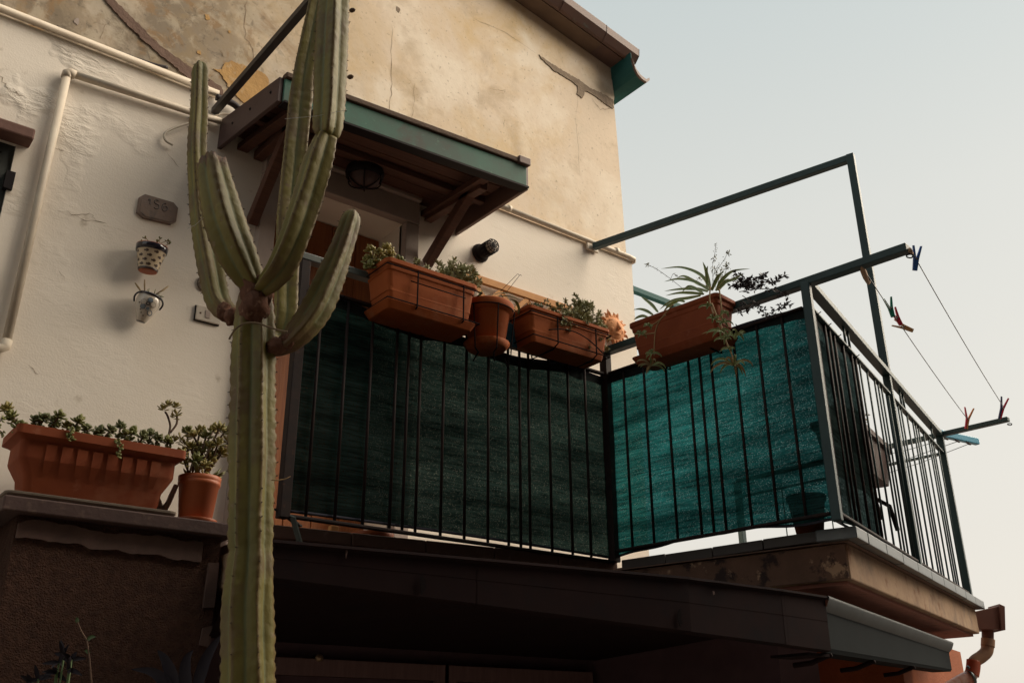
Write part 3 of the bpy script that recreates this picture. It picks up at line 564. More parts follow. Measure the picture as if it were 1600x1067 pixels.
# things on the balcony floor seen through the slit under the net
# ------------------------------------------------------------------ stucco plinth wall and ledge at the left
sw=thing('plinth_wall',(1.1,3.84,0),'dark rough stucco wall under the flower ledge, left of the cactus','wall')
MB().bx(.73,1.50,3.845,4.18,0,2.372).build('stucco',G['rough_stucco'],sw)
MB().bx(.665,1.535,3.795,4.183,2.374,2.430).build('coping',G['ledge_brown'],sw,bev=.006)
random.seed(31)
def plate(pts,y,th,matn,name,parent): return MB().poly([Vector((x,y,z)) for x,z in pts],(0,-1,0),th).build(name,G[matn],parent)
fb_=lambda x,k:noise.fractal(Vector((x*9,k,1.3)),1,2,5)
top=[(.735+i*.0085,2.350+.016*fb_(.735+i*.0085,0)) for i in range(82)]; bt=[(.735+i*.0085,2.292+.014*fb_(.735+i*.0085,7)-.02*i/82) for i in range(82)]
plate(top+bt[::-1],3.8445,.012,'plaster_pink','plaster_band',sw)
plate([(1.455,2.27),(1.497,2.275),(1.498,2.10),(1.452,2.095)],3.8445,.014,'plaster_pink','plaster_band',sw)
plate([(1.462,2.02),(1.498,2.03),(1.497,1.95),(1.455,1.955)],3.8445,.010,'plaster_pink','plaster_band',sw)

# ------------------------------------------------------------------ porch roof edge, gutter and what lies beneath
por=thing('porch_roof',(2.2,2.4,2.0),'dark brown sheet metal porch roof edge with zinc gutter below the balcony','porch')
F0=Zp(395,840.5,2.1);F1=Zp(1125,906,2.1);F2=Zp(1288,931,2.1);GE=Zp(1484,1003,2.1)
def fz(t): # bottom height along the edge
    return (F0+(F2-F0)*t)
bz0=vz(F0,395,901); bz1=vz(F1,1125,996); bz2=vz(F2,1290,1019); bze=vz(GE,1473,1049)
cuts=[0,.30,.645,.905,1.0]; pf=[F0,F0.lerp(F1,.42),F0.lerp(F1,.90),F0.lerp(F1,1.0).lerp(F2,.55),F2]
bzs=[bz0,bz0+(bz1-bz0)*.42,bz0+(bz1-bz0)*.9,bz1+(bz2-bz1)*.55,bz2]
for i in range(4):
    a,b=pf[i],pf[i+1]; d=(b-a).normalized(); nn=Vector((d.y,-d.x,0)); e=.0010*(i%2)
    ov=d*(.02 if i<3 else 0)
    A_=a+nn*e; B_=b+ov+nn*e; th=nn*-.004; mid=.35
    ma=A_.copy();mb_=B_.copy(); 
    def pr_(p,bz): 
        zt_=p.z; return [p+nn*.010+Vector((0,0,0)),p+nn*.012+Vector((0,0,-.008)),p+Vector((0,0,-.016)),Vector((p.x,p.y,zt_-(zt_-bz)*.45)),Vector((p.x,p.y,zt_-(zt_-bz)*.47))+nn*-.0008,Vector((p.x,p.y,bz+.006))+nn*-.0008,Vector((p.x,p.y,bz))-nn*.03]
    pa=pr_(A_,bzs[i]);pb=pr_(B_,bzs[i+1]); k=len(pa)
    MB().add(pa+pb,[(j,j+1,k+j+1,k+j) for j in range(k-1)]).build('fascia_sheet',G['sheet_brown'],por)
d=(GE-F2).normalized(); nn=Vector((d.y,-d.x,0)); hh=F2.z-bz2; he=GE.z-bze
gpf=[(-.02,.0),(.012,.002),(.018,-.004),(.016,-.012),(.006,-.035),(-.012,-.052),(-.014,-.058),(-.014,-hh*.92),(-.022,-hh),(-.12,-hh)]
V=[]; 
for p,hx in((F2,hh),(GE,he)):
    for o_,z in gpf: V.append(p+nn*o_+Vector((0,0,z*(hx/hh) if z<-.06 else z)))
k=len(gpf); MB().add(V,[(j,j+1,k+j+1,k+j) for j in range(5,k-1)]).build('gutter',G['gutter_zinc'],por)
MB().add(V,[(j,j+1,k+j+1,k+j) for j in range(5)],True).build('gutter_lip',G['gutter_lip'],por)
V=[GE+nn*o_+d*.001+Vector((0,0,z*(he/hh) if z<-.06 else z)) for o_,z in gpf]+[GE-nn*.12+d*.001]
MB().add(V+[q+d*.004 for q in V],[tuple(reversed(range(k+1))),tuple(range(k+1,2*k+2))]).build('gutter_end_cap',G['gutter_zinc'],por)
for t in(.03,.30,.62):
    q=F2.lerp(GE,t); zz=bz2+(bze-bz2)*t
    MB().tube([q-nn*.02+Vector((0,0,zz-q.z-.003)),q-nn*.05+Vector((0,0,zz-q.z-.012)),q-nn*.10+Vector((0,0,zz-q.z-.03)),q-nn*.17+Vector((0,0,zz-q.z-.036))],.010,6).build('gutter_bracket',G['sheet_brown'],por)
q=F2; MB().bx(q.x-.10,q.x+.03,q.y+.03,q.y+.20,bz2-.012,bz2-.002).build('corner_plate',G['sheet_brown'],por)
# splash patches and the leak stain on the sheets
random.seed(12)
for (u,v,w_,h_) in((660,912,.022,.05),(1062,965,.02,.055),(541,862,.006,.03),(1115,926,.012,.012)):
    c=Pp(u,v,F0.lerp(F1,.5)-Vector((0,.006,0)),Vector(((F1-F0).y,-(F1-F0).x,0)))
    dd=(F1-F0).normalized(); nn2=Vector((dd.y,-dd.x,0)); P=[c+dd*(w_*.6*math.cos(a)*rnd(.4,1))+Vector((0,0,h_*.7*math.sin(a)*rnd(.5,1))) for a in[k*.5236 for k in range(12)]]
    MB().poly(P,nn2,.002).build('blister',G['ledge_brown' if h_<.035 else 'wire_black'],por)
# roof sheet over the porch and its ceiling
cz=2.092
pts=[F0,F1,F2]; back=[Vector((3.35,3.3,0)),Vector((1.62,3.5,0)),Vector((1.50,3.5,0))]
V=[Vector((p.x,p.y,cz))-Vector((0,-.004,0)) for p in pts]+[Vector((p.x,p.y,2.12)) for p in back]
MB().add(V,[(0,1,4,5),(1,2,3,4)]).build('roof_sheet',G['sheet_brown'],por)
V=[Vector((p.x,p.y+.05,max(bz0,bz1,bz2)+.015)) for p in pts]+[Vector((3.6,3.9,1.99)),Vector((1.62,3.9,1.99)),Vector((1.51,3.9,1.99))]
MB().add(V,[(0,1,4,5),(1,2,3,4)]).build('ceiling',G['sheet_brown'],por)
# ground floor beneath: wall, door frames, knob
gf=thing('ground_floor_front',(2.6,3.9,0),'unlit ground floor front with dark doors under the porch roof','wall')
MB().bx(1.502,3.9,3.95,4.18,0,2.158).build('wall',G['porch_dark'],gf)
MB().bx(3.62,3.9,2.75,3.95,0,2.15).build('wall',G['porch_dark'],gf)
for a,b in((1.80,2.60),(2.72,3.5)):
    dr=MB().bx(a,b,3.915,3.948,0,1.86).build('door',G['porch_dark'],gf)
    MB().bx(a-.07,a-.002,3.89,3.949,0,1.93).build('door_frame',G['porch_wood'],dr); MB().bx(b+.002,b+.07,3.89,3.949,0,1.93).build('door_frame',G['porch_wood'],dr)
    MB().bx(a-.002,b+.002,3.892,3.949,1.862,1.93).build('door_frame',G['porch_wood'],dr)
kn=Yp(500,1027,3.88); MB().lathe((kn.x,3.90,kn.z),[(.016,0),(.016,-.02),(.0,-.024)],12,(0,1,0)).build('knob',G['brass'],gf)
# orange rendered wall under the far end of the terrace
ow=thing('orange_wall',(5.2,3.2,0),'orange rendered wall below the right end of the balcony','wall')
ddC=(TC-TB).normalized(); K=Zp(1497,990,2.168)+iC*.22; K=Pp(1500,1015,K,iC)
L0=K-ddC*1.75
MB().hexa([Vector((L0.x,L0.y,0)),Vector((K.x,K.y,0)),Vector((K.x,K.y,0))+iC*1.2,Vector((L0.x,L0.y,0))+iC*1.2]+[Vector((L0.x,L0.y,2.158)),Vector((K.x,K.y,2.158)),Vector((K.x,K.y,2.158))+iC*1.2,Vector((L0.x,L0.y,2.158))+iC*1.2]).build('render',G['orange_render'],ow)
q=K-ddC*.42-iC*.045; MB().tube([Vector((q.x,q.y,0)),Vector((q.x,q.y,1.93))],.045,12).build('drain_pipe',G['gutter_zinc'],ow)
# ================================================================== railing
random.seed(3)
A0=Vector((1.465,3.20,0)); AB=Vector((3.105,3.21,0)); BC=Vector((3.22,2.107,0)); CE=Vector((5.76,2.956,0)); DE=CE+Vector((-.10,1.55,0))
ext1=Vector((3.307,1.685,0)); ext2=Vector((5.79,2.527,0)); MC=Vector((4.50,2.535,0)); H2=3.262
at=lambda p,z:Vector((p.x,p.y,z))
rl=thing('balcony_railing',(3.2,2.9,2.35),'dark green steel balcony railing of thin round bars with handrail and posts','railing')
zb=2.352
def post(p,z0,z1,w_,matn='green_steel',ax=(1,0,0)):
    return MB().bar(at(p,z0),at(p,z1),w_,w_,ax).build('post',G[matn],rl,bev=.003)
dB=(BC-AB).normalized(); dC=(CE-BC).normalized()
post(A0,zb-.01,H-.03,.04,'dark_steel'); post(AB,zb-.0,H-.032,.042,'dark_steel',dB); post(BC,S+.002,H-.032,.037,'green_steel',dC); post(MC,S+.002,H-.032,.038,'green_steel',dC); post(CE,S+.002,H-.032,.042,'green_steel',dC); post(DE,S+.002,H-.032,.042)
def rail(name,a,b,z,w_,h_,matn): return MB().bar(at(a,z),at(b,z),w_,h_).build(name,G[matn],rl,bev=.003)
eA=Vector((.022,0,0))
rail('handrail',A0-eA,AB-eA*1.05,H-.0155,.045,.03,'rail_grey'); rail('handrail',AB-dB*.03,ext1,H-.016,.046,.034,'green_steel'); rail('handrail',BC+dC*.026,CE+dC*.02,H-.0165,.046,.03,'green_steel'); rail('handrail',DE,ext2,H-.019,.036,.028,'green_steel')
for a,b in((A0+eA,AB-eA),(AB+dB*.023,BC-dB*.024),(BC+dC*.024,MC-dC*.024),(MC+dC*.024,CE-dC*.022)):
    rail('upper_rail',a,b,H2,.026,.012,'dark_steel' if a.y>3 else 'green_steel')
    low=zb if a.y>3.15 and b.y>3.15 else S+.035
    rail('bottom_rail',a,b,low,.026,.012,'dark_steel')
rail('upper_rail',CE+Vector((0,.022,0)),DE,H2,.024,.014,'green_steel')
rail('bottom_rail',CE+Vector((0,.022,0)),DE,S+.035,.024,.012,'green_steel')
bars={}
def barat(p,z0,z1,matn='dark_steel',r_=.0062):
    key=(round(z1-z0,3),matn,r_)
    if key not in bars:
        bars[key]=MB().tube([at(p,z0),at(p,z1)],r_,8).build('bar',G[matn],rl); bars[key]['o']=1; bars[key+('p',)]=at(p,z0); return
    src=bars[key]; inst(src,'bar',rl,at(p,z0)-bars[key+('p',)])
nA=Vector((0,1,0))
for u,v in[(498,540),(540.6,540),(581,540),(620.4,540),(639,540),(658,540),(692.5,630),(728,630),(763,630),(794,630),(812,630),(826,630),(858,630),(888,630),(915,630)]:
    q=Yp(u,v,3.2); barat(q,zb+.007,H2-.007)
nBv=Vector((dB.y,-dB.x,0))
for u in(975,1007,1042,1078,1096,1114.4,1153,1192,1234):
    q=Pp(u,600,AB,nBv); barat(q,S+.042,H2-.007)
LC=(CE-BC).length
pat=[]; x=.075
while x<LC-.04:
    pat.append(x); x+=.137
    if len(pat)%4==2: pat.append(x-.068)
for x in pat:
    q=BC+dC*x
    if abs((q-MC).length)<.04: continue
    barat(q,S+.042,H2-.007,'dark_steel' if x<.75 else 'green_steel',.0062 if x<.75 else .005)
for x in(.55,.62,1.62,1.69,2.42): barat(BC+dC*x,H2+.007,H-.033,'green_steel',.006)
dD=(DE-CE).normalized(); x=.10
while x<1.5:
    barat(CE+dD*x,S+.042,H2-.008,'green_steel',.0045); x+=.36
# raking strap bolted from the left post down to the slab edge
MB().bar(Yp(457,806,3.17),Yp(478,843,3.17)+Vector((0,.05,0)),.006,.030,(0,-1,0)).build('strap',G['rail_grey'],rl)
MB().bar(Vector((1.44,3.20,zb+.02)),Vector((1.64,3.42,zb+.02)),.02,.006).build('strap',G['dark_steel'],rl)
for e,dd in((ext1,dB),(ext2,(ext2-CE).normalized())):
    MB().tube([at(e,H-.045)+Vector((.012*math.cos(a),.012*math.sin(a),-.010+.006*math.sin(a*.5))) for a in[k*.7 for k in range(10)]],.003,5).build('line_eye',G['wire_black'],rl)
# ------------------------------------------------------------------ frames for the awning
fr=thing('awning_frame',(4.4,3.2,2.36),'tall square steel awning frame rising from the right railing to the house corner','frame')
ZF=4.72; wq=Vector((3.957,4.18,4.648))
MB().bar(at(MC,H+.0005),at(MC,ZF+.02),.042,.042,dC).build('upright',G['green_steel'],fr,bev=.003)
MB().bar(wq+Vector((0,-.03,0)),at(MC,ZF)-Vector((0.0,-.021,0)),.042,.042).build('top_bar',G['green_steel'],fr,bev=.003)
MB().box(wq+Vector((0,-.012,0)),.10,.02,.05).build('wall_plate',G['pipe_paint'],fr,bev=.004)
MB().bar((4.346,4.42,4.62),(5.35,4.44,4.62),.042,.042).build('top_bar',G['teal_paint'],fr,bev=.003)
f2=thing('awning_frame',(1.4,3.7,4.6),'dark steel bar slanting up from the wall above the canopy corner','frame')
MB().bar(Yp(335,175,4.175),Zp(500,-6,4.66)+Vector((.0,-.25,.03)),.036,.036).build('top_bar',G['frame_black'],f2,bev=.003)

# ------------------------------------------------------------------ shade netting behind the bars
def net(a,b,inw,z0f,z1f,label,nu=60,nv=22,hem=True,amp=.010,seed=1,mt='net'):
    random.seed(seed); a=Vector(a);b=Vector(b); d=b-a; t=thing('shade_net',at(a,S),label,'netting','green shade nets tied along the railing')
    m=MB(); V=[]
    for i in range(nu+1):
        s=i/nu
        for j in range(nv+1):
            k=j/nv; z=z0f(s)+(z1f(s)-z0f(s))*k
            q=a+d*s+inw*(.012+amp*(noise.noise(Vector((s*d.length*3,k*2.2,seed)))+.5*noise.noise(Vector((s*d.length*9,k*5,seed+4)))))
            V.append(at(q,z))
    F=[(i*(nv+1)+j,(i+1)*(nv+1)+j,(i+1)*(nv+1)+j+1,i*(nv+1)+j+1) for i in range(nu) for j in range(nv)]
    m.add(V,F,True); m.build('mesh_sheet',G[mt],t)
    for nm,ff,r_ in(('top_hem',z1f,.011),('bottom_hem',z0f,.006)):
        MB().tube([at(a+d*(i/30)+inw*.014,ff(i/30)+(.004 if nm=='top_hem' else 0)) for i in range(31)],r_,6).build(nm,G['cloth_dark'],t)
    V=[]
    for i in range(61):
        s=i/60; q=a+d*s+inw*(.005+.004*noise.noise(Vector((s*9,2.0,seed)))); V+=[at(q,z1f(s)+.004),at(q,z1f(s)-.040-.012*noise.noise(Vector((s*d.length*8,1.0,seed))))]
    MB().add(V,[(2*i,2*i+1,2*i+3,2*i+2) for i in range(60)],True).build('top_fold',G['net_fold'],t)
    # zip ties
    for i in range(5):
        s=(i+.5)/5; q=a+d*s; zz=z1f(s)-.01
        MB().tube([at(q+inw*.01,zz),at(q-inw*.012,zz+.004),at(q-inw*.028,zz+.012)],.0022,5).build('tie',G['wire_black'],t)
    return t
iBv=Vector((-dB.y,dB.x,0)); iCv=Vector((-dC.y,dC.x,0))
net(A0+Vector((.01,0,0)),AB-Vector((.0,0,0)),Vector((0,1,0)),lambda s:zb+.022+.03*(1-s)*s,lambda s:H2-.012-.025*math.sin(math.pi*s)+.012*math.sin(s*17),'dark green shade net along the front of the walkway railing',80,20,seed=3,mt='net_unlit')
net(AB+dB*.0,BC-dB*.005,iBv,lambda s:S+.012+.028*math.sin(math.pi*min(1,s*1.1))+.004*math.sin(s*21),lambda s:H2-.006+.014*math.sin(s*3.3)-.02*math.sin(math.pi*s*2)*.6,'backlit teal shade net on the railing side facing the cactus',60,20,seed=5)
net(BC+dC*.005,BC+dC*.74,iCv,lambda s:S+.01+.01*s,lambda s:H2-.004,'narrow strip of folded green net just right of the corner post',40,16,amp=.022,seed=9,mt='net_unlit')

# ------------------------------------------------------------------ planters
def trough(name,c,ax,ay,L,W,Ht,matn,label,foot=True,saucer=True,lip=.012,flutes=0):
    # c = centre of the rim top
    c=Vector(c);ax=Vector(ax).normalized();ay=Vector(ay).normalized(); base=c-Vector((0,0,Ht))
    t=thing(name,base,label,'planter')
    hx,hy=L/2,W/2
    rings=[(hx*.84,hy*.74,.02,.0),(hx*.86,hy*.77,.022,.012),(hx*.925,hy*.87,.022,Ht*.62),(hx*.935,hy*.885,.022,Ht*.74),(hx*.955,hy*.915,.022,Ht*.76),(hx*.965,hy*.93,.022,Ht*.86),(hx*.985,hy*.97,.022,Ht*.875),(hx,hy,.024,Ht*.90),(hx,hy,.024,Ht*.985),(hx-.004,hy-.004,.022,Ht),(hx-.014,hy-.014,.02,Ht),(hx-.018,hy-.018,.02,Ht*.97),(hx*.90,hy*.82,.02,Ht*.3)]
    b=MB().rrloft(base,ax,ay,rings,5,True,True,True).build('trough',G[matn],t); 
    es=b.modifiers.new('split','EDGE_SPLIT'); es.split_angle=R(28)
    MB().rrloft(base,ax,ay,[(hx*.93,hy*.85,.02,Ht*.86),(hx*.93,hy*.85,.02,Ht*.90)],4).build('soil',G['soil'],t)
    if saucer:
        sc=[(hx*.86,hy*.80,.02,-.022),(hx*.90,hy*.86,.02,-.018),(hx*.98,hy*1.02,.024,.012),(hx*.975,hy*1.01,.024,.014),(hx*.89,hy*.84,.02,-.012)]
        s=MB().rrloft(base-Vector((0,0,.003)),ax,ay,sc,5,True,True,True).build('saucer',G[matn],t); s.modifiers.new('split','EDGE_SPLIT').split_angle=R(28)
    return t
EX=Vector((1,0,0)); EY=Vector((0,1,0))
p1=trough('planter',(1.968,3.123,3.412),EX,EY,.455,.195,.195,'terracotta','long terracotta trough with succulents, leftmost of those hung on the railing')
p3=trough('planter',(2.732,3.122,3.412),Vector((1,-.01,0)),Vector((.01,1,0)),.50,.175,.165,'terracotta','terracotta trough with bushy grey plant hung left of the railing corner',saucer=False)
o4=Vector((3.037,2.427,0)); l4=Vector((2.978,2.917,0)); ax4=(o4-l4).normalized(); ay4=Vector((-ax4.y,ax4.x,0))
c4=at((o4+l4)/2,3.40)+ay4*.078
p4=trough('planter',c4,ax4,ay4,.495,.160,.185,'terracotta_dark','terracotta trough with trailing spider plant hung on the railing facing the cactus')
pr2c=Vector((2.312,3.125,3.378))
t2=thing('flower_pot',pr2c-Vector((0,0,.19)),'round terracotta pot squeezed between two troughs on the railing','pot')
MB().lathe(pr2c-Vector((0,0,.19)),[(0,0),(.074,0),(.078,.004),(.100,.14),(.105,.145),(.114,.150),(.118,.155),(.121,.185),(.119,.19),(.109,.19),(.103,.17),(.0,.165)],32).build('pot_body',G['terracotta'],t2)
MB().lathe(pr2c-Vector((0,0,.205)),[(0,0),(.082,0),(.086,.004),(.102,.026),(.099,.027),(.084,.012),(0,.011)],32).build('saucer',G['terracotta'],t2)
# wire holders
def holder(t_c,ax,ay,L,W,Ht,label,arc=False):
    c=Vector(t_c);ax=Vector(ax).normalized();ay=Vector(ay).normalized(); t=thing('wire_holder',c-Vector((0,0,Ht)),label,'holder','black wire holders on the railing')
    hx,hy=L/2,W/2; zt_,zm,zl=-.035,-.085,-Ht+.02
    def pt(a,b,z): return c+ax*a+ay*b+Vector((0,0,z))
    MB().tube([pt(-hx,hy+.01,zt_),pt(-hx,-hy,zt_),pt(hx,-hy,zt_),pt(hx,hy+.01,zt_)],.0032,6,smooth=False).build('wire_hoop',G['wire_black'],t)
    if not arc: MB().tube([pt(-hx*.52,-hy-.003,zm),pt(hx*.62,-hy-.003,zm)],.0028,6).build('wire_bar',G['wire_black'],t)
    else: MB().tube([pt(-hx*.6+hx*1.35*k/14,-hy-.003,zm-.02+.034*math.sin(math.pi*k/14)-.035*(k/14)**3) for k in range(15)],.0028,6).build('wire_bar',G['wire_black'],t)
    MB().tube([pt(-hx*.95,hy*.9,zl),pt(-hx*.95,-hy*.97,zl),pt(hx*.95,-hy*.97,zl),pt(hx*.95,hy*.9,zl)],.0032,6,smooth=False).build('wire_hoop',G['wire_black'],t)
    for s in(-.38,.58):
        MB().tube([pt(hx*s,-hy-.003,zt_+.006),pt(hx*s,-hy*.99-.004,zl-.012),pt(hx*s,-hy*.6,zl-.030),pt(hx*s,hy+.01,zl-.030),pt(hx*s,hy+.012,.012),pt(hx*s,hy+.045,.016),pt(hx*s,hy+.05,-.03)],.0036,6,smooth=False).build('wire_upright',G['wire_black'],t)
    return t
holder((1.975,3.120,3.412),EX,EY,.475,.196,.20,'black wire holder around the leftmost railing trough')
holder((2.735,3.120,3.412),EX,EY,.49,.176,.165,'black wire holder with an arched bar around the bushy grey trough',True)
for k in(-.14,.14): MB().tube([c4+ax4*k+ay4*q_+Vector((0,0,z_)) for q_,z_ in((.0,-.215),(.083,-.215),(.088,.012),(.125,.016),(.13,-.03))],.004,6,smooth=False).build('hook',G['wire_black'],p4)
hp=thing('wire_holder',pr2c-Vector((0,0,.24)),'small wire basket holding the round railing pot','holder','black wire holders on the railing')
MB().lathe(pr2c+Vector((0,0,-.035)),[(.1205,0),(.1235,.003),(.1205,.006)],28).build('wire_hoop',G['wire_black'],hp)
for a in(3.6,4.5,5.6):
    dx,dy=math.cos(a),math.sin(a); q=pr2c+Vector((dx*.123,dy*.123,-.03)); w2=pr2c+Vector((dx*.106,dy*.106,-.22))
    MB().tube([q,w2,w2+Vector((0,0,-.012)),w2+Vector((-dx*.03,-dy*.03,-.022)),w2+Vector((.07,.11,-.022))],.0032,6,smooth=False).build('wire_upright',G['wire_black'],hp)
blue=tag(MB().bx(2.44,2.60,3.172,3.178,3.25,3.36).build('cloth',G['cloth_blue'],base=(2.52,3.175,3.25)),'blue cloth hanging between the round pot and the bushy trough','cloth')

# trough, board and pots on the left ledge
bd=tag(MB().rrloft((.985,3.94,2.431),EX,EY,[(.30,.115,.03,0),(.315,.128,.03,.012),(.315,.128,.03,.022),(.29,.10,.03,.022)],4).build('planter_tray',G['board_grey'],base=(.985,3.94,2.431),bev=.002),'flat weathered tray under the fluted trough on the left ledge','tray')
ts=thing('planter',(.985,3.94,2.455),'large fluted terracotta trough with small succulents on the left ledge','planter')
bz_=2.455
rg=[(.245,.080,.03,0),(.252,.085,.03,.02),(.258,.09,.03,.07),(.288,.108,.03,.125),(.291,.11,.03,.135),(.291,.11,.03,.195),(.300,.12,.02,.205),(.318,.135,.02,.213),(.318,.135,.02,.246),(.310,.127,.02,.249),(.296,.113,.02,.245),(.28,.10,.02,.12)]
b=MB().rrloft((.985,3.94,bz_),EX,EY,rg,5,True,True,True).build('trough',G['terracotta_dark'],ts); b.modifiers.new('split','EDGE_SPLIT').split_angle=R(25)
MB().rrloft((.985,3.94,bz_),EX,EY,[(.29,.105,.02,.215),(.29,.105,.02,.226)],3).build('soil',G['soil'],ts)
for i in range(8):
    x=.985-.205+i*.056
    MB().add([(x,3.821,bz_+.186),(x+.038,3.821,bz_+.186),(x+.036,3.8215,bz_+.150),(x+.032,3.825,bz_+.125),(x+.026,3.842,bz_+.080),(x+.004,3.842,bz_+.080),(x,3.825,bz_+.125),
      (x,3.836,bz_+.186),(x+.038,3.836,bz_+.186),(x+.036,3.836,bz_+.13),(x,3.836,bz_+.13)],[(0,6,3,2,1),(6,5,4,3),(0,1,8,7),(1,2,9,8),(0,7,10,6)]).build('flute',G['terracotta_dark'],ts)
pc=Vector((1.405,3.91,2.432))
tp=thing('flower_pot',pc,'red plastic flower pot with jade plant on the ledge beside the cactus','pot')
MB().lathe(pc,[(0,.006),(.062,.006),(.066,.01),(.080,.155),(.085,.158),(.086,.172),(.084,.174),(.086,.178),(.087,.195),(.083,.196),(.078,.185),(0,.18)],36).build('pot_body',G['terracotta_red'],tp)
MB().lathe(pc,[(0,0),(.074,0),(.088,.016),(.085,.017),(.07,.005),(0,.005)],36).build('saucer',G['terracotta_red'],tp)
wd=thing('forked_bracket',(1.285,3.98,2.431),'pinkish forked bracket on the ledge between trough and red pot','bracket')
MB().tube([Vector(q) for q in((1.285,3.98,2.432),(1.287,3.98,2.49))],[.028,.022],10).build('stem',G['surround_stone'],wd)
MB().tube([Vector(q) for q in((1.287,3.98,2.475),(1.265,3.98,2.53),(1.235,3.985,2.60))],[.017,.012,.011],8).build('prong',G['surround_stone'],wd)
MB().tube([Vector(q) for q in((1.287,3.98,2.475),(1.310,3.98,2.52),(1.335,3.985,2.60))],[.016,.012,.011],8).build('prong',G['surround_stone'],wd)
# ================================================================== cactus
def sc_(p): return (p-O).dot(FW)/FPX          # metres per picture pixel at p
def ribbed(ctrl,nr,label_mat,root,name,phase=0,n=7,wood=(0,0),tip=True,cut=False,seed=1,valley=None,zup=None):
    valley=valley or {6:.73,5:.70,4:.61}[nr]; random.seed(seed); C=spline([(*Dp(u,v,d),w_) for u,v,d,w_ in ctrl],n)
    P=[Vector(c[:3]) for c in C]; W=[c[3]*.5*sc_(p)*(.94 if name=='trunk' else .86) for c,p in zip(C,P)]
    # resample evenly so the scalloped edges stay regular
    L=[0]
    for i in range(1,len(P)): L.append(L[-1]+(P[i]-P[i-1]).length)
    step=.0085; N_=int(L[-1]/step); PP=[];WW=[];j=0
    for i in range(N_+1):
        s=L[-1]*i/N_
        while j<len(L)-2 and L[j+1]<s:j+=1
        t=(s-L[j])/max(1e-9,L[j+1]-L[j]); PP.append(P[j].lerp(P[j+1],t)); WW.append(W[j]+(W[j+1]-W[j])*t)
    if tip:
        for i in range(len(PP)):
            e=(len(PP)-1-i)*step; r0=WW[i]
            k=min(1,e/(r0*1.5)); WW[i]=r0*math.sqrt(max(.02,1-(1-k)**2))
    sub=10; m=MB(); V=[];A=[];NP=nr*sub; up=Vector(zup) if zup else -_fh; t0=(PP[1]-PP[0]).normalized(); up=(up-t0*up.dot(t0)).normalized(); crest=[]
    rib_ph=[rnd(0,1) for _ in range(nr)]
    for i,p in enumerate(PP):
        t=(PP[min(i+1,len(PP)-1)]-PP[max(i-1,0)]).normalized(); up=(up-t*up.dot(t)).normalized(); bb=t.cross(up); s=i*step
        wd=0
        if wood[0] and s<wood[0]: wd=1-s/wood[0]
        if wood[1] and L[-1]-s<wood[1]: wd=max(wd,1-(L[-1]-s)/wood[1])
        for k in range(NP):
            f=(k%sub)/sub; x=abs(f-.5)*2; rib=k//sub     # x=1 at crest (f=0), 0 in the valley
            prof=valley+(1-valley)*(x**1.1)
            if x>.99:
                sca=.044*(.65+.8*noise.noise(Vector((s*6,rib*3.1,seed))))*math.cos(2*math.pi*(s/.030+rib_ph[rib]+.8*noise.noise(Vector((s*5,rib*2.0,seed+3))))); prof+=sca
            prof*=1+.07*noise.noise(Vector((s*7,k*.35,seed)))+.05*noise.noise(Vector((s*4.5,0,seed+5)))+.02*noise.noise(Vector((s*40,k*.8,seed+7)))
            # folds running off the crest
            prof+=.026*(.6+.8*noise.noise(Vector((s*8,rib*2.3,seed+2))))*math.sin(2*math.pi*(s/.030+rib_ph[rib])+x*2)*(x if x<.99 else 0)**1.5
            a=2*math.pi*k/NP+phase+.16*noise.noise(Vector((s*3.5,rib*1.7,seed+11)))*x
            q=p+(up*math.cos(a)+bb*math.sin(a))*(WW[i]*prof)
            if cut and i>len(PP)-6: q+=t*(rnd(-.012,.02))
            V.append(q); A.append(max(.001,wd*2*(.8+.5*noise.noise(Vector((s*30,k,3))))) if wd>.45 else (1.0 if x>.99 else .64 if x>.79 else -.95 if x<.1 else -.3 if x<.3 else .001))
            if x>.99 and wd<.3 and i%4==int(rib_ph[rib]*4): crest.append((q,(q-p).normalized()))
    F=[(i*NP+k,i*NP+(k+1)%NP,(i+1)*NP+(k+1)%NP,(i+1)*NP+k) for i in range(len(PP)-1) for k in range(NP)]
    F+=[tuple(reversed(range(NP))),tuple((len(PP)-1)*NP+k for k in range(NP))]
    m.add(V,F,True,A); o=m.build(name,G['cactus_skin'],root)
    sp=MB()
    for q,nn in crest:
        if rnd(0,1)<.25: continue
        for _ in range(3):
            d=(nn+Vector((rnd(-.7,.7),rnd(-.7,.7),rnd(-.7,.7)))).normalized(); l=rnd(.003,.008); s1=d.orthogonal().normalized()*.0011; s2=d.cross(s1)
            sp.add([q+s1,q-s1*.5+s2,q-s1*.5-s2,q+d*l],[(0,1,3),(1,2,3),(2,0,3)])
    if sp.v: sp.build('spines',G['twig_dark'],o)['kind']='stuff'
    return o
cb=Dp(390,1067,2.30); cact=thing('cactus',(cb.x,cb.y,0),'tall branching ribbed column cactus rising in front of the house','cactus')
b0=Dp(386,1300,2.30)
ribbed([(380,2250,2.30,92),(384,1400,2.30,96),(387,1067,2.30,90),(387,950,2.30,84),(391,880,2.30,77),(392,855,2.30,70),(392,835,2.30,74),(394,700,2.30,77),(396,580,2.30,72),(397,500,2.30,66),(398,468,2.30,58),(401,446,2.30,44)],6,0,cact,'trunk',phase=-.40,n=14,wood=(0,.18),tip=False,seed=2)
ribbed([(383,500,2.36,28),(362,493,2.40,36),(341,470,2.42,46),(330,420,2.43,48),(319,360,2.44,46),(312,300,2.45,40),(308,235,2.45,35),(311,170,2.46,33),(313,96,2.46,30)],4,0,cact,'arm',phase=.22,wood=(.24,0),seed=3)
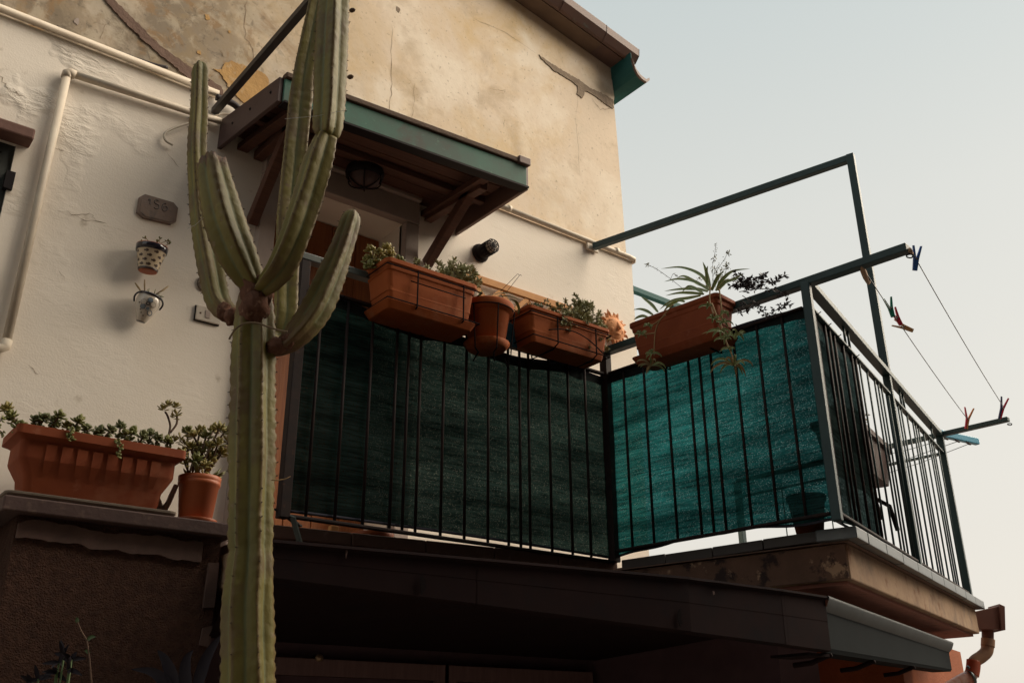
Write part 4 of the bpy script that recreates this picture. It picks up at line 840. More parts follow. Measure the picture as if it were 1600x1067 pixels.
ribbed([(404,462,2.28,26),(392,440,2.26,50),(372,400,2.23,72),(353,350,2.21,76),(340,300,2.20,66),(331,254,2.20,52)],4,0,cact,'arm',phase=.18,wood=(.07,.07),tip=False,cut=True,seed=4)
ribbed([(402,456,2.26,30),(420,440,2.24,50),(440,415,2.23,60),(462,366,2.22,62),(480,310,2.22,63),(497,252,2.22,60),(509,214,2.22,44)],4,0,cact,'arm',phase=.10,wood=(.015,.006),seed=5,tip=False)
ribbed([(509,214,2.22,42),(512,195,2.22,58),(516,120,2.22,60),(520,30,2.22,57),(526,-60,2.22,52),(531,-170,2.22,42),(534,-230,2.22,36)],4,0,cact,'arm',phase=.26,seed=6)
ribbed([(410,520,2.40,26),(432,530,2.46,34),(446,505,2.48,50),(448,440,2.50,52),(452,340,2.52,54),(462,230,2.54,54),(473,130,2.55,52),(489,40,2.55,44),(505,-40,2.55,40),(520,-140,2.55,34)],4,0,cact,'arm',phase=.05,wood=(.05,0),seed=7)
ribbed([(412,545,2.30,24),(440,541,2.30,34),(466,520,2.30,48),(494,482,2.31,56),(517,432,2.32,52),(537,380,2.33,43),(553,328,2.34,34)],4,0,cact,'arm',phase=.35,wood=(.26,0),seed=8)
mat('bark',(.15,.075,.05),(.09,.045,.032),rough=.95,scale=22,bump=.8,bscale=60,bdist=.01,c3=(.24,.15,.10),s3=40,lo3=.58,hi3=.68,spec=.1)
def knob(u,v,d,rx,rz,sd_):
    c=Dp(u,v,d); m=MB(); V=[]; n1,n2=18,12
    for j in range(n2+1):
        ph=math.pi*j/n2
        for i in range(n1):
            a=2*math.pi*i/n1; dv=Vector((math.sin(ph)*math.cos(a),math.sin(ph)*math.sin(a),math.cos(ph))); k=1+.28*noise.fractal(dv*2.2+Vector((sd_,0,0)),1,2,4)
            V.append(c+Vector((dv.x*rx,dv.y*rx,dv.z*rz))*k)
    m.add(V,[(j*n1+i,j*n1+(i+1)%n1,(j+1)*n1+(i+1)%n1,(j+1)*n1+i) for j in range(n2) for i in range(n1)],True); m.build('woody_joint',G['bark'],cact)
knob(401,456,2.275,.042,.050,1); knob(398,480,2.262,.036,.045,2); knob(364,495,2.37,.025,.024,3); knob(350,487,2.385,.020,.026,6); knob(431,541,2.29,.025,.022,4); knob(450,533,2.295,.020,.022,5); knob(512,206,2.225,.026,.010,7)
for u,v in((549,17),(546,121)):
    q=Dp(u,v,2.20); MB().tube([q-RT*.006,q,q+RT*.008+UP*.002,q+RT*.012+UP*.003],[.003,.007,.006,.001],7).build('bud',G['stem_brown'],cact)
rp=[Dp(u,v,2.225) for u,v in((358,530),(368,514),(384,505),(402,505),(420,511),(440,517),(449,518))]
tag(MB().tube([Vector(q) for q in spline([tuple(q) for q in rp],5)],.0026,6).build('rope',G['rope'],base=rp[0]),'thin rope tied round the cactus trunk below its arms','rope')
for i,(a,b_,lab) in enumerate((((445,186),(542,172),'faint spider thread between the two tall cactus stems'),((293,357),(318,340),'faint spider thread on the left cactus stem'))):
    p,q=Dp(*a,2.20),Dp(*b_,2.18); tag(MB().tube([p,lerp(p,q,.5)-Vector((0,0,.006)),q],.0007,4).build('spider_thread',G['web'],base=p),lab,'spider thread')
tw=[Dp(u,v,2.24) for u,v in((424,750),(436,750),(446,748),(454,744))]
tag(MB().tube(tw,[.0016,.0016,.0013,.0006],5).build('dry_twig',G['stem_tan'],base=tw[0]),'dry twig sticking out right of the cactus trunk','twig')

# ================================================================== plants
def fat(m,p,d,L,W,T,up=None):
    d=Vector(d).normalized(); s=d.cross(Vector(up) if up else Vector((0,0,1))); s=s.normalized() if s.length>.01 else Vector((1,0,0)); n_=s.cross(d)
    V=[p];
    for t,w_ in((.45,.8),(.75,1)):
        for a in(0,60,120,180,240,300): V.append(p+d*(L*t)+s*(W*.5*w_*math.cos(R(a)))+n_*(T*.5*math.sin(R(a))+T*.25))
    V.append(p+d*L+n_*T*.4); F=[(0,1+(k+1)%6,1+k) for k in range(6)]+[(1+k,1+(k+1)%6,7+(k+1)%6,7+k) for k in range(6)]+[(13,7+k,7+(k+1)%6) for k in range(6)]
    m.add(V,F,True)
def rosette(m,p,axis,nl,L,W,T,open_=1.0):
    ax=Vector(axis).normalized(); u=ax.orthogonal().normalized(); v=ax.cross(u); a0=rnd(0,6)
    for i in range(nl):
        a=a0+i*2.4; e=.25+.75*(1-i/nl)*open_; d=(u*math.cos(a)+v*math.sin(a))*e+ax*(1.15-e); fat(m,p-ax*L*.15*(1-i/nl),d,L*rnd(.75,1.1),W*rnd(.8,1.1),T,ax)
def needle(m,p,d,L,W):
    d=Vector(d).normalized(); s=d.cross(Vector((rnd(-1,1),rnd(-1,1),rnd(-1,1)))).normalized()
    m.add([p,p+d*L*.5+s*W*.5,p+d*L,p+d*L*.5-s*W*.5],[(0,1,2,3)])
def rv(a=1): return Vector((rnd(-a,a),rnd(-a,a),rnd(-a,a)))
def plant(name,base,label,cat='plant'): return thing(name,base,label,cat)
def stems_rosettes(root,lst,stem_m,leaf_m,nl,L,W,T,sr=.004,ax=None):
    for base,tip in lst:
        base=Vector(base);tip=Vector(tip); mid=lerp(base,tip,.5)+rv(.012)
        s=MB().tube([Vector(q) for q in spline([tuple(base),tuple(mid),tuple(tip)],4)],sr,6).build('stem',G[stem_m],root)
        m=MB(); rosette(m,tip,(tip-mid)+Vector((0,0,.02)),nl,L,W,T)
        if (tip-base).length>.05:
            q=lerp(base,tip,.62); m2=MB(); rosette(m2,q,(tip-mid)+rv(.03),max(3,nl//2),L*.9,W*.9,T); m2.build('leaf_rosette',G[leaf_m],root)
        m.build('leaf_rosette',G[leaf_m],root)
# --- fluted trough on the ledge: low succulents
random.seed(51)
pl=plant('succulent',(.985,3.94,2.68),'low green succulents spilling over the fluted trough rim')
for u,v,k in((18,652,'fatleaf_green'),(30,668,'fatleaf_green'),(12,640,'fatleaf_yellow'),(55,658,'fatleaf_dark'),(68,655,'fatleaf_dark'),(85,660,'fatleaf_dark'),(92,652,'fatleaf_green'),(106,668,'fatleaf_yellow'),(122,660,'fatleaf_green'),(136,672,'fatleaf_dark'),(155,676,'fatleaf_dark'),(172,674,'fatleaf_dark'),(188,668,'fatleaf_dark'),(196,680,'fatleaf_green'),(206,677,'fatleaf_green'),(222,684,'fatleaf_dark'),(234,680,'fatleaf_dark'),(247,687,'fatleaf_dark'),(262,692,'fatleaf_green')):
    y=rnd(3.86,3.93); tip=Yp(u,v,y); base=Vector((min(1.27,max(.70,tip.x+rnd(-.02,.02))),rnd(3.90,3.97),2.685))
    stems_rosettes(pl,[(base,tip)],'stem_brown',k,12,.036,.023,.007)
for pts in(((185,690),(186,700),(184,712)),((110,672),(108,682),(112,688)),((2,655),(-6,668),(4,676))):
    P=[Yp(u,v,3.80) for u,v in pts]; MB().tube(P,.002,5).build('stem',G['stem_brown'],pl); m=MB()
    for q in P: rosette(m,q,rv()+Vector((0,-1,0)),5,.022,.015,.005)
    m.build('leaf_rosette',G['fatleaf_green'],pl)
pj=plant('succulent',(1.24,3.93,2.68),'leggy jade sprig standing at the right end of the fluted trough')
B_=Yp(266,696,3.92)
for pts in(((266,696),(264,680),(266,665),(262,650),(258,643)),((266,676),(276,662),(276,648),(274,642)),((268,682),(280,684))):
    P=[Yp(u,v,3.92) for u,v in pts]; MB().tube([Vector(q) for q in spline([tuple(q) for q in P],4)],.0045,7).build('stem',G['stem_brown'],pj)
for u,v,nl in((254,640,8),(262,634,8),(274,636,8),(276,648,7),(270,652,5),(282,686,5),(272,690,6),(288,694,6)):
    m=MB(); rosette(m,Yp(u,v,3.91),(rnd(-.3,.3),-.3,1),nl,.034,.016,.005); m.build('leaf_rosette',G['fatleaf_yellow'],pj)
# --- jade plant in the red pot
random.seed(52)
pk=plant('succulent',pc+Vector((0,0,.18)),'bushy jade plant with thick yellowish leaves in the red pot')
lst=[]
for u,v in((293,677),(303,682),(312,676),(322,683),(332,674),(342,670),(350,676),(298,700),(310,700),(325,698),(340,695),(285,712),(330,715),(345,708),(357,690),(305,720),(318,728)):
    y=rnd(3.83,3.96); tip=Yp(u,v,y); lst.append((pc+Vector((rnd(-.05,.05),rnd(-.05,.05),.185)),tip))
for i,l in enumerate(lst): stems_rosettes(pk,[l],'stem_brown','fatleaf_yellow' if i%3 else 'fatleaf_green',11,.042,.021,.007,.0045)
m=MB()
for k in range(14):
    a=rnd(0,6.28); q=pc+Vector((.04*math.cos(a),.04*math.sin(a),.185)); fat(m,q,Vector((math.cos(a),math.sin(a),rnd(.3,1.4))),rnd(.05,.085),.02,.008)
m.build('leaf_rosette',G['fatleaf_green'],pk)
# --- leftmost railing trough: two succulent heads, small shrub
random.seed(53)
pa=plant('succulent',(1.80,3.15,3.40),'pair of green succulent heads at the left end of the railing trough')
for u,v in((580,392),(592,398),(588,412),(605,390),(610,400),(602,410),(578,418),(625,410),(574,408),(598,402)):
    tip=Yp(u,v,rnd(3.10,3.17)); stems_rosettes(pa,[(Vector((tip.x,3.14,3.395)),tip)],'stem_brown','fatleaf_yellow' if v<404 else 'fatleaf_green',11,.036,.021,.008,.004)
def shrub(root,base,tips,leaf_m,L=.014,W=.004,dens=.010,sr=.0016,spread=1,stem_m='stem_brown'):
    for tip in tips:
        base_=Vector(base)+Vector((rnd(-.06,.06)*spread,rnd(-.03,.03),0)); mid=lerp(base_,tip,.55)+rv(.012)+Vector((0,0,.012))
        P=[Vector(q) for q in spline([tuple(base_),tuple(mid),tuple(tip)],6)]
        MB().tube(P,[sr]*(len(P)-1)+[sr*.4],5).build('stem',G[stem_m],root)
        m=MB(); Ltot=sum((P[i+1]-P[i]).length for i in range(len(P)-1)); n_=int(Ltot/dens)
        for i in range(n_):
            s=rnd(.25,1)*(len(P)-1); k=min(int(s),len(P)-2); q=P[k].lerp(P[k+1],s-k); d=(P[k+1]-P[k]).normalized()
            for _ in range(3): needle(m,q,d*.6+rv(1)*1.0,L*rnd(.7,1.2),W*rnd(.8,1.2))
        for _ in range(7): needle(m,P[-1],(P[-1]-P[-2]).normalized()*.8+rv(.7),L,W)
        o=m.build('foliage',G[leaf_m],root); o['kind']='stuff'
pb=plant('shrub',(2.08,3.14,3.40),'small greyish shrub at the right end of the leftmost railing trough','shrub')
shrub(pb,(2.085,3.13,3.385),[Yp(u,v,rnd(3.08,3.18)) for u,v in((652,408),(668,420),(684,412),(690,416),(697,424),(704,412),(709,408),(716,418),(722,415),(728,420),(734,418),(738,424),(712,426),(725,428),(742,430),(748,440),(700,428),(735,436),(680,428),(690,430),(745,445))],'leaf_grey',.026,.009,.007,spread=1.1)
# --- round pot: strap leaves
def blade(m,pts,w_,up=(0,0,1)):
    up=(UP*.45-FW*.9) if up is UP else up
    P=[Vector(q) for q in spline([tuple(q) for q in pts],6)]; n_=len(P); V=[];A=[]
    for i,q in enumerate(P):
        t=(P[min(i+1,n_-1)]-P[max(i-1,0)]).normalized(); s=t.cross(Vector(up)); s=s.normalized() if s.length>.05 else RT.copy(); k=i/(n_-1); ww=w_*.5*(min(1,.55+1.5*k) if k<.3 else (1-((k-.3)/.7)**1.8)); ww=max(ww,.0003); nn=s.cross(t)
        for x,dz in((-1,.22),(-.55,0),(.55,0),(1,.22)): V.append(q+s*ww*x+nn*ww*dz); A.append(1.0 if abs(x)==1 else .001)
    m.add(V,[(i*4+k,i*4+k+1,i*4+k+5,i*4+k+4) for i in range(n_-1) for k in range(3)],True,A)
def vari():
    m_=mat('blade_variegated',(.20,.25,.085),(.15,.20,.065),rough=.45,scale=9); N,L,b=nodes(m_); at_=N.new('ShaderNodeAttribute'); at_.attribute_name='ridge'; src=b.inputs['Base Color'].links[0].from_socket
    r_=N.new('ShaderNodeMapRange'); r_.inputs[1].default_value=.45; r_.inputs[2].default_value=.7; L.new(at_.outputs['Fac'],r_.inputs[0]); x=N.new('ShaderNodeMixRGB'); L.new(r_.outputs[0],x.inputs[0]); L.new(src,x.inputs[1]); x.inputs[2].default_value=(.52,.48,.29,1); L.new(x.outputs[0],b.inputs['Base Color'])
vari()
random.seed(54)
pd=plant('strap_leaf_plant',pr2c,'green strap leaves arching from the round railing pot')
for pts in(((752,478),(768,462),(790,458),(806,462)),((755,480),(772,466),(795,463),(815,470)),((750,480),(765,470),(782,466),(800,478)),((760,480),(775,472),(790,470),(808,484)),((748,478),(742,468),(735,460),(728,462)),((760,482),(780,475),(798,480),(812,492)),((745,480),(748,466),(752,456),(760,452)),((752,480),(762,474),(776,476),(786,486)),((796,468),(806,472),(811,484),(809,494))):
    y=rnd(3.05,3.13); m=MB(); blade(m,[Yp(u,v,y+.01*i) for i,(u,v) in enumerate(pts)],.016); m.build('leaf',G['blade_variegated'],pd)
# --- bushy grey plant
random.seed(55)
pg=plant('shrub',(2.90,3.12,3.40),'bushy grey green shrub overhanging the trough beside the railing corner','shrub')
tips=[]
for _ in range(80):
    a=rnd(0,6.28); r_=math.sqrt(rnd(0,1)); tips.append(Yp(908+36*r_*math.cos(a),508+38*r_*math.sin(a),rnd(3.02,3.18)))
tips+=[Yp(u,v,3.1) for u,v in((899,462),(897,470),(883,470),(872,476),(858,478),(866,484),(920,478),(936,488),(946,510),(950,530),(942,545),(925,552),(905,548),(948,545),(915,474),(868,495))]
shrub(pg,(2.87,3.12,3.40),tips,'leaf_grey',.020,.0065,.0055,spread=1.7)
ph=plant('succulent',(2.62,3.13,3.40),'tiny green sprigs at the left end of the bushy trough')
shrub(ph,(2.63,3.12,3.40),[Yp(u,v,3.12) for u,v in((822,482),(828,478),(834,480),(838,476),(845,478),(854,470))],'blade_green',.018,.006,.01,spread=.6)
# --- spider plant trough on the side railing
random.seed(56)
fpn=ay4; f4=at(o4,3.3)-ay4*.035
fp=lambda u,v,o_=0:Pp(u,v,f4+ay4*o_,fpn)
ps=plant('spider_plant',c4,'striped spider plant with arching leaves and dangling runners over its trough')
for pts,o_ in((((1110,452),(1095,430),(1065,418),(1033,420)),.08),(((1108,454),(1085,440),(1060,436),(1038,440)),.07),(((1106,456),(1090,452),(1062,452),(1038,455)),.06),(((1100,460),(1080,458),(1060,458),(1040,462)),.07),(((1110,452),(1106,436),(1102,420),(1098,409)),.09),(((1106,454),(1105,440),(1104,425),(1106,415)),.08),(((1120,452),(1128,438),(1145,424),(1172,420)),.09),(((1122,454),(1132,442),(1148,436),(1160,428)),.08),(((1118,454),(1128,446),(1136,438),(1141,437)),.08),(((1095,462),(1075,466),(1050,470),(1030,484)),.06),(((1070,472),(1060,470),(1045,478),(1036,488)),.07),(((1028,488),(1018,476),(1008,468),(1002,464)),.09),(((1020,492),(1010,486),(1000,483),(990,484)),.08),(((1012,496),(1004,494),(996,496),(990,500)),.07),(((1110,452),(1092,444),(1070,432),(1058,434)),.09),(((1112,454),(1118,440),(1124,430),(1132,424)),.07),(((1098,458),(1084,450),(1075,448),(1066,456)),.05)):
    m=MB(); blade(m,[fp(u,v,o_) for u,v in pts],.018,up=UP); m.build('leaf',G['blade_variegated'],ps)
def runner(pts,r_=.0022):
    r_*=1.45
    P=[Vector(q) for q in spline([tuple(fp(u,v,-.02 if v>462 else .0)) for u,v in pts],5)]; MB().tube(P,r_,5).build('runner',G['stem_tan'],ps)
runner(((1110,448),(1109,470),(1115,492))); runner(((1112,474),(1120,494),(1128,513),(1135,535),(1142,550),(1147,566)),.0026); runner(((1124,452),(1127,478),(1129,505))); runner(((1052,476),(1036,494),(1027,508),(1023,526),(1022,556)),.0022); runner(((1040,492),(1024,505),(1014,510))); runner(((1024,520),(1012,522),(1003,524)))
def plantlet(u,v,n_,L,dry=False,o_=-.03):
    q=fp(u,v,o_)
    for i in range(n_):
        a=i*6.283/n_+rnd(-.4,.4); d=(RT*math.cos(a)+UP*math.sin(a)*.5-fpn*rnd(-.3,.8)); l=L*1.3*rnd(.6,1.15)
        m=MB(); blade(m,[q,q+d*l*.45+UP*l*.18,q+d*l*.85+UP*l*.02,q+d*l*1.05-UP*l*.28],.0105 if L<.05 else .012,up=UP); m.build('leaf',G['blade_dry' if dry and i%2 else 'blade_variegated'],ps)
for u,v,n_,L in((1106,479,5,.022),(1115,498,6,.026),(1133,489,5,.024),(1130,504,6,.026),(1125,518,7,.034),(1137,524,7,.030),(1153,523,6,.028),(1133,530,5,.03),(1140,545,5,.022),(1015,509,5,.020),(1003,522,6,.024),(1019,552,6,.030)): plantlet(u,v,n_,L)
plantlet(1147,571,10,.062,True); plantlet(1018,571,9,.044,True)
q0=fp(1128,516,-.03); m=MB(); blade(m,[q0,fp(1116,517,-.03),fp(1104,519,-.03),fp(1096,522,-.03)],.007,up=UP); m.build('leaf',G['blade_variegated'],ps)
random.seed(57)
pu=plant('succulent',c4+ax4*.2,'dark purplish trailing succulent reaching right from the spider plant trough')
def trail(pts,n_,nl=9,L=.016,o_=.10):
    P=[Vector(q) for q in spline([tuple(fp(u,v,o_)) for u,v in pts],8)]; MB().tube(P,.0018,5).build('stem',G['twig_dark'],pu); m=MB()
    for i in range(n_):
        s=(.15+.85*i/(n_-1))*(len(P)-1); k=min(int(s),len(P)-2); q=P[k]+rv(.010)
        for _ in range(nl): needle(m,q,rv(),L*1.35*rnd(.7,1.2),.0085)
    o=m.build('foliage',G['leaf_purple'],pu); o['kind']='stuff'
trail(((1148,450),(1158,436),(1172,438),(1190,432),(1198,428)),12); trail(((1150,452),(1165,444),(1182,440),(1205,441),(1216,437),(1229,430)),14); trail(((1148,440),(1150,432),(1152,428)),5); trail(((1155,456),(1180,452),(1205,452),(1222,458),(1230,462)),12,7,.015)
trail(((1160,462),(1172,470),(1183,474),(1186,482),(1198,490),(1212,485),(1222,478),(1236,470)),18,8,.014); trail(((1160,470),(1170,482),(1160,488),(1153,489)),6); trail(((1140,448),(1160,446),(1170,446)),9); trail(((1152,446),(1164,440),(1176,446),(1190,444)),10)
pw=plant('wispy_weed',c4,'thin wispy flowering stems standing above the spider plant')
for pts in(((1116,450),(1113,420),(1117,395),(1119,380)),((1118,450),(1120,425),(1132,405),(1138,393)),((1120,448),(1128,425),(1140,418)),((1068,452),(1048,436),(1025,420),(1009,413)),((1112,446),(1116,425),(1124,412)),((1122,446),(1132,430),(1136,415)),((1048,436),(1052,428),(1058,432)),((1088,440),(1092,434),(1096,438))):
    P=[Vector(q) for q in spline([tuple(fp(u,v,.09)) for u,v in pts],6)]; MB().tube(P,.0011,4).build('stem',G['twig_dark'],pw); m=MB()
    for k in range(len(P)):
        if k>4:
            for _ in range(2): needle(m,P[k]+rv(.004),rv(),.009,.0032)
    m.build('foliage',G['leaf_grey'],pw)['kind']='stuff'
for u,v in((1138,394),(1117,403),(1136,414),(1011,414),(1116,421),(1128,422),(1134,415),(1120,428),(1127,432)):
    m=MB()
    for _ in range(14): needle(m,fp(u,v,.09)+rv(.008),rv(),.014,.005)
    m.build('flower_head',G['leaf_grey'],pw)
# ================================================================== things fixed to the wall
random.seed(61)
# house number plaque
def zpx(x,y): return (205+x/16.41,295+y/16.41)
pts=[Yp(*zpx(*q),4.172) for q in((205,215),(360,130),(1090,345),(1210,490),(1160,835),(1020,910),(310,740),(140,600))]
cp=sum(pts,Vector())/8
plq=thing('number_plaque',cp,'brown eight sided metal plaque with a worn house number','plaque')
MB().poly([Vector((q.x,4.184,q.z)) for q in pts],(0,-1,0),.012).build('plate',G['plaque_metal'],plq,bev=.003)
MB().poly([Vector((cp.x+(q.x-cp.x)*.88,4.1715,cp.z+(q.z-cp.z)*.86)) for q in pts],(0,-1,0),.002).build('raised_field',G['plaque_metal'],plq)
for st in([(440,300),(485,250),(490,330),(485,405)],[(700,300),(620,290),(600,350),(650,390),(715,430),(700,500),(640,515),(585,480)],[(900,390),(840,380),(800,450),(805,540),(850,575),(920,545),(930,490),(880,450),(830,480)]):
    P=[Yp(*zpx(*q),4.169) for q in st]; MB().tube([Vector(q) for q in spline([tuple(q) for q in P],4)],.0026,6).build('digit',G['plaque_mark'],plq)
# ceramic wall pots
def wallpot(name,topc,botc,prof,matn,label,n=32):
    ax=(topc-botc); Lg=ax.length; t=thing(name,botc,label,'pot'); MB().lathe(botc,[(r_,z*Lg) for r_,z in prof],n,ax).build('pot_body',G[matn],t); return t,ax.normalized(),Lg
ct=Yp(238,386,4.108); cbm=Yp(230.5,425,4.122)
fpot,ax_,Lg=wallpot('wall_pot',ct,cbm,[(0,.02),(.030,.0),(.040,.01),(.0425,.05),(.0435,.10),(.064,.78),(.0645,.785)],'glaze_cream','glazed wall pot painted with small dark fish, upper of two')
u_=ax_.orthogonal().normalized(); u_=(EX-ax_*EX.dot(ax_)).normalized(); v_=ax_.cross(u_)
def rim(prof,matn,name,t): MB().lathe(cbm,[(r_,z*Lg) for r_,z in prof],32,ax_).build(name,G[matn],t)
rim([(.0648,.775),(.0685,.78),(.0715,.985),(.070,1.0),(.062,1.0)],'glaze_navy','rim',fpot)
rim([(.0705,.995),(.0705,1.012),(.0625,1.014),(.058,.95),(0,.93)],'terracotta_red','rim_lip',fpot)
rim([(.0408,.015),(.0440,.055),(.0452,.11),(.0446,.112)],'glaze_brown','foot_band',fpot)
rim([(0,.012),(.030,-.004),(.0405,.008),(.041,.016)],'terracotta_red','foot',fpot)
def on_cone(a,h,r_): # angle, height fraction
    return cbm+ax_*(h*Lg)+(u_*math.cos(a)+v_*math.sin(a))*r_
cone=lambda h:.0435+(.064-.0435)*(h-.10)/.68+.0007
camdir=(O-cbm); camdir=(camdir-ax_*camdir.dot(ax_)).normalized(); a_c=math.atan2(camdir.dot(v_),camdir.dot(u_))
m=MB()
sgn=1 if u_.cross(v_).dot(ax_)>0 else -1
for row,h in enumerate((.20,.36,.52,.68)):
    for k in range(-3,4):
        a0=a_c+(k+.5*(row%2))*.78+rnd(-.06,.06)
        pts2=[(-.012,.0),(-.006,.010),(.002,.013),(.009,.006),(.012,.0),(.016,.008),(.017,0),(.016,-.008),(.009,-.006),(.002,-.013),(-.006,-.010)]
        V=[on_cone(a0-x*1.05/cone(h)*.75,h+y*.55/Lg,cone(h+y*.55/Lg)) for x,y in pts2]
        m.add([on_cone(a0,h,cone(h)+.0004)]+V,[(0,1+i,1+(i+1)%11) for i in range(11)])
m.build('painted_fish',G['glaze_brown'],fpot)
ct2=Yp(235,463,4.112); cb2_=Yp(219.5,503,4.142)
bpot,ax2,Lg2=wallpot('wall_pot',ct2,cb2_,[(0,.0),(.018,.0),(.022,.03),(.036,.30),(.050,.62),(.053,.78),(.050,.92),(.046,.99)],'glaze_white','white bag shaped wall pot painted with blue flowers, lower of two')
MB().lathe(cb2_,[(.047,.975*Lg2),(.052,.99*Lg2),(.052,1.05*Lg2),(.046,1.06*Lg2),(.043,1.0*Lg2),(0,.97*Lg2)],28,ax2).build('rim',G['glaze_navy'],bpot)
MB().lathe(cb2_,[(0,-.012*Lg2),(.018,-.01*Lg2),(.0215,.03*Lg2),(.0235,.06*Lg2),(.0225,.062*Lg2)],20,ax2).build('foot',G['glaze_navy'],bpot)
cdir=(O-cb2_); cdir=(cdir-ax2*cdir.dot(ax2)).normalized(); sd2=ax2.cross(cdir).normalized()
if sd2.dot(RT)<0: sd2=-sd2
rad2=lambda h:[.018,.022,.036,.050,.053,.050,.046][min(6,max(0,int(h*6)))]
for s in(-1,1):
    P=[cb2_+ax2*(Lg2*z)+sd2*(s*x)+cdir*c_ for z,x,c_ in((1.0,.036,.03),(.97,.050,.025),(.88,.060,.02),(.76,.062,.012),(.62,.056,.006))]
    MB().tube([Vector(q) for q in spline([tuple(q) for q in P],4)],.0042,7).build('handle',G['glaze_navy'],bpot)
def surf(x,h):   # point on the front of the bag pot, x across, h along
    prof=[(0,.018),(.03,.022),(.30,.036),(.62,.050),(.78,.053),(.92,.050),(1,.046)]
    for i in range(6):
        if prof[i][0]<=h<=prof[i+1][0]: r_=prof[i][1]+(prof[i+1][1]-prof[i][1])*(h-prof[i][0])/(prof[i+1][0]-prof[i][0]); break
    else: r_=.02
    r_+=.0010; x=max(-r_*.97,min(r_*.97,x)); return cb2_+ax2*(Lg2*h)+sd2*x+cdir*math.sqrt(r_*r_-x*x)
def disc(x,h,r_,matn,k=0):
    P=[surf(x+r_*math.cos(a),h+r_*math.sin(a)/Lg2)+cdir*(.0004*k) for a in[i*.5236 for i in range(12)]]; m=MB(); m.add([surf(x,h)+cdir*(.0004*k)]+P,[(0,1+i,1+(i+1)%12) for i in range(12)]); m.build('painted_flower',G[matn],bpot)
for i,(x,h) in enumerate(((-.018,.66),(.006,.78),(.024,.66),(-.014,.50),(.008,.48),(.022,.36))):
    disc(x,h,.0125,'glaze_brown',1); disc(x,h,.0112,'glaze_blue' if i%2 else 'glaze_white',2); disc(x,h,.008,'glaze_blue' if i in(1,3,4) else 'glaze_white',3)
disc(.002,.64,.009,'glaze_navy',4); disc(.002,.64,.005,'glaze_white',5); disc(.002,.64,.003,'glaze_navy',6)
for x,h in((-.034,.60),(-.012,.28),(-.020,.38),(.0,.20)): disc(x,h,.003,'glaze_brown',3)
# their sparse succulents
w1=plant('succulent',ct,'few small succulent sprigs in the fish painted wall pot')
for u,v in((227,371),(246,377),(250,372),(262,376),(265,380),(223,377)):
    tip=Yp(u,v,4.10); b_=ct+Vector((rnd(-.03,.03),rnd(-.02,.03),-.01)); MB().tube([b_,tip],.0017,5).build('stem',G['stem_tan'],w1); m=MB()
    for _ in range(4): fat(m,tip-Vector((0,0,.008)),rv()+Vector((0,0,.9)),.017,.008,.004)
    m.build('leaf_rosette',G['fatleaf_green'],w1)
w2=plant('succulent',ct2,'dry looking finger succulents in the lower wall pot')
for pts,wd_ in((((222,458),(216,449),(211,442)),.010),(((226,457),(226,446),(226,437)),.008),(((243,460),(254,454),(263,447)),.008),(((245,462),(252,463),(256,464)),.006),(((229,457),(231,452)),.004),(((232,457),(233,451)),.005),(((241,459),(243,452)),.005),(((244,461),(250,459)),.005)):
    P=[Yp(u,v,4.10) for u,v in pts]; m=MB(); m.tube(P,[.002]+[wd_*.5]*(len(P)-2)+[wd_*.32],6); m.build('leaf',G['blade_dry' if wd_>.006 else 'fatleaf_green'],w2)
# bell push plate
a_=Yp(307,475,4.17); b_=Yp(303,499,4.17); sp_=thing('switch_plate',Vector((a_.x+.07,4.18,(a_.z+b_.z)/2)),'cream wall switch plate half hidden behind the cactus','switch')
zz0,zz1=b_.z,a_.z; x0=(a_.x+b_.x)/2
MB().bx(x0,x0+.125,4.178,4.1845,zz0,zz1).build('back_plate',G['lamp_black'],sp_,bev=.003)
MB().bx(x0+.004,x0+.121,4.168,4.178,zz0+.004,zz1-.002).build('cover',G['plate_white'],sp_,bev=.004)
MB().bx(x0+.048,x0+.072,4.1645,4.168,zz0+.022,zz1-.018).build('rocker',G['surround_stone'],sp_,bev=.002)
MB().lathe((x0+.025,4.168,(zz0+zz1)/2),[(.0045,0),(.004,-.002),(0,-.0025)],10,(0,1,0)).build('screw',G['stem_brown'],sp_)
dq=Yp(315,441,4.17); ds=thing('wall_disc',dq,'small grey embossed disc peeping out left of the cactus stem','ornament')
MB().lathe((dq.x+.02,4.184,dq.z),[(.038,0),(.040,-.006),(.036,-.010),(.032,-.008),(.014,-.012),(0,-.013)],28,(0,1,0)).build('disc',G['board_grey'],ds)
# caged wall lamp
lq=Yp(750,396,4.18); ln=thing('wall_lamp',(lq.x,4.184,lq.z),'black cylindrical caged lamp on the white wall right of the door','lamp')
lc=Vector((lq.x,4.184,lq.z)); ay_=Vector((0.05,-1,.02)).normalized()
MB().lathe(lc,[(.058,0),(.060,.006),(.056,.020),(.050,.026),(.046,.03)],28,ay_).build('base',G['lamp_black'],ln)
MB().lathe(lc,[(.030,.085),(.034,.09),(.033,.120),(.024,.130),(0,.132)],24,ay_).build('glass',G['plate_white'],ln)
MB().lathe(lc,[(.046,.026),(.0435,.098),(.036,.100),(.030,.092)],24,ay_).build('body',G['lamp_black'],ln)
ua=(EX-ay_*EX.dot(ay_)).normalized(); va=ay_.cross(ua)
for k in range(12):
    a=k*math.pi/6; d=ua*math.cos(a)+va*math.sin(a); MB().tube([lc+ay_*.06+d*.043,lc+ay_*.125+d*.0425,lc+ay_*.138+d*.036,lc+ay_*.141+d*.014],.0026,5).build('cage_wire',G['lamp_black'],ln)
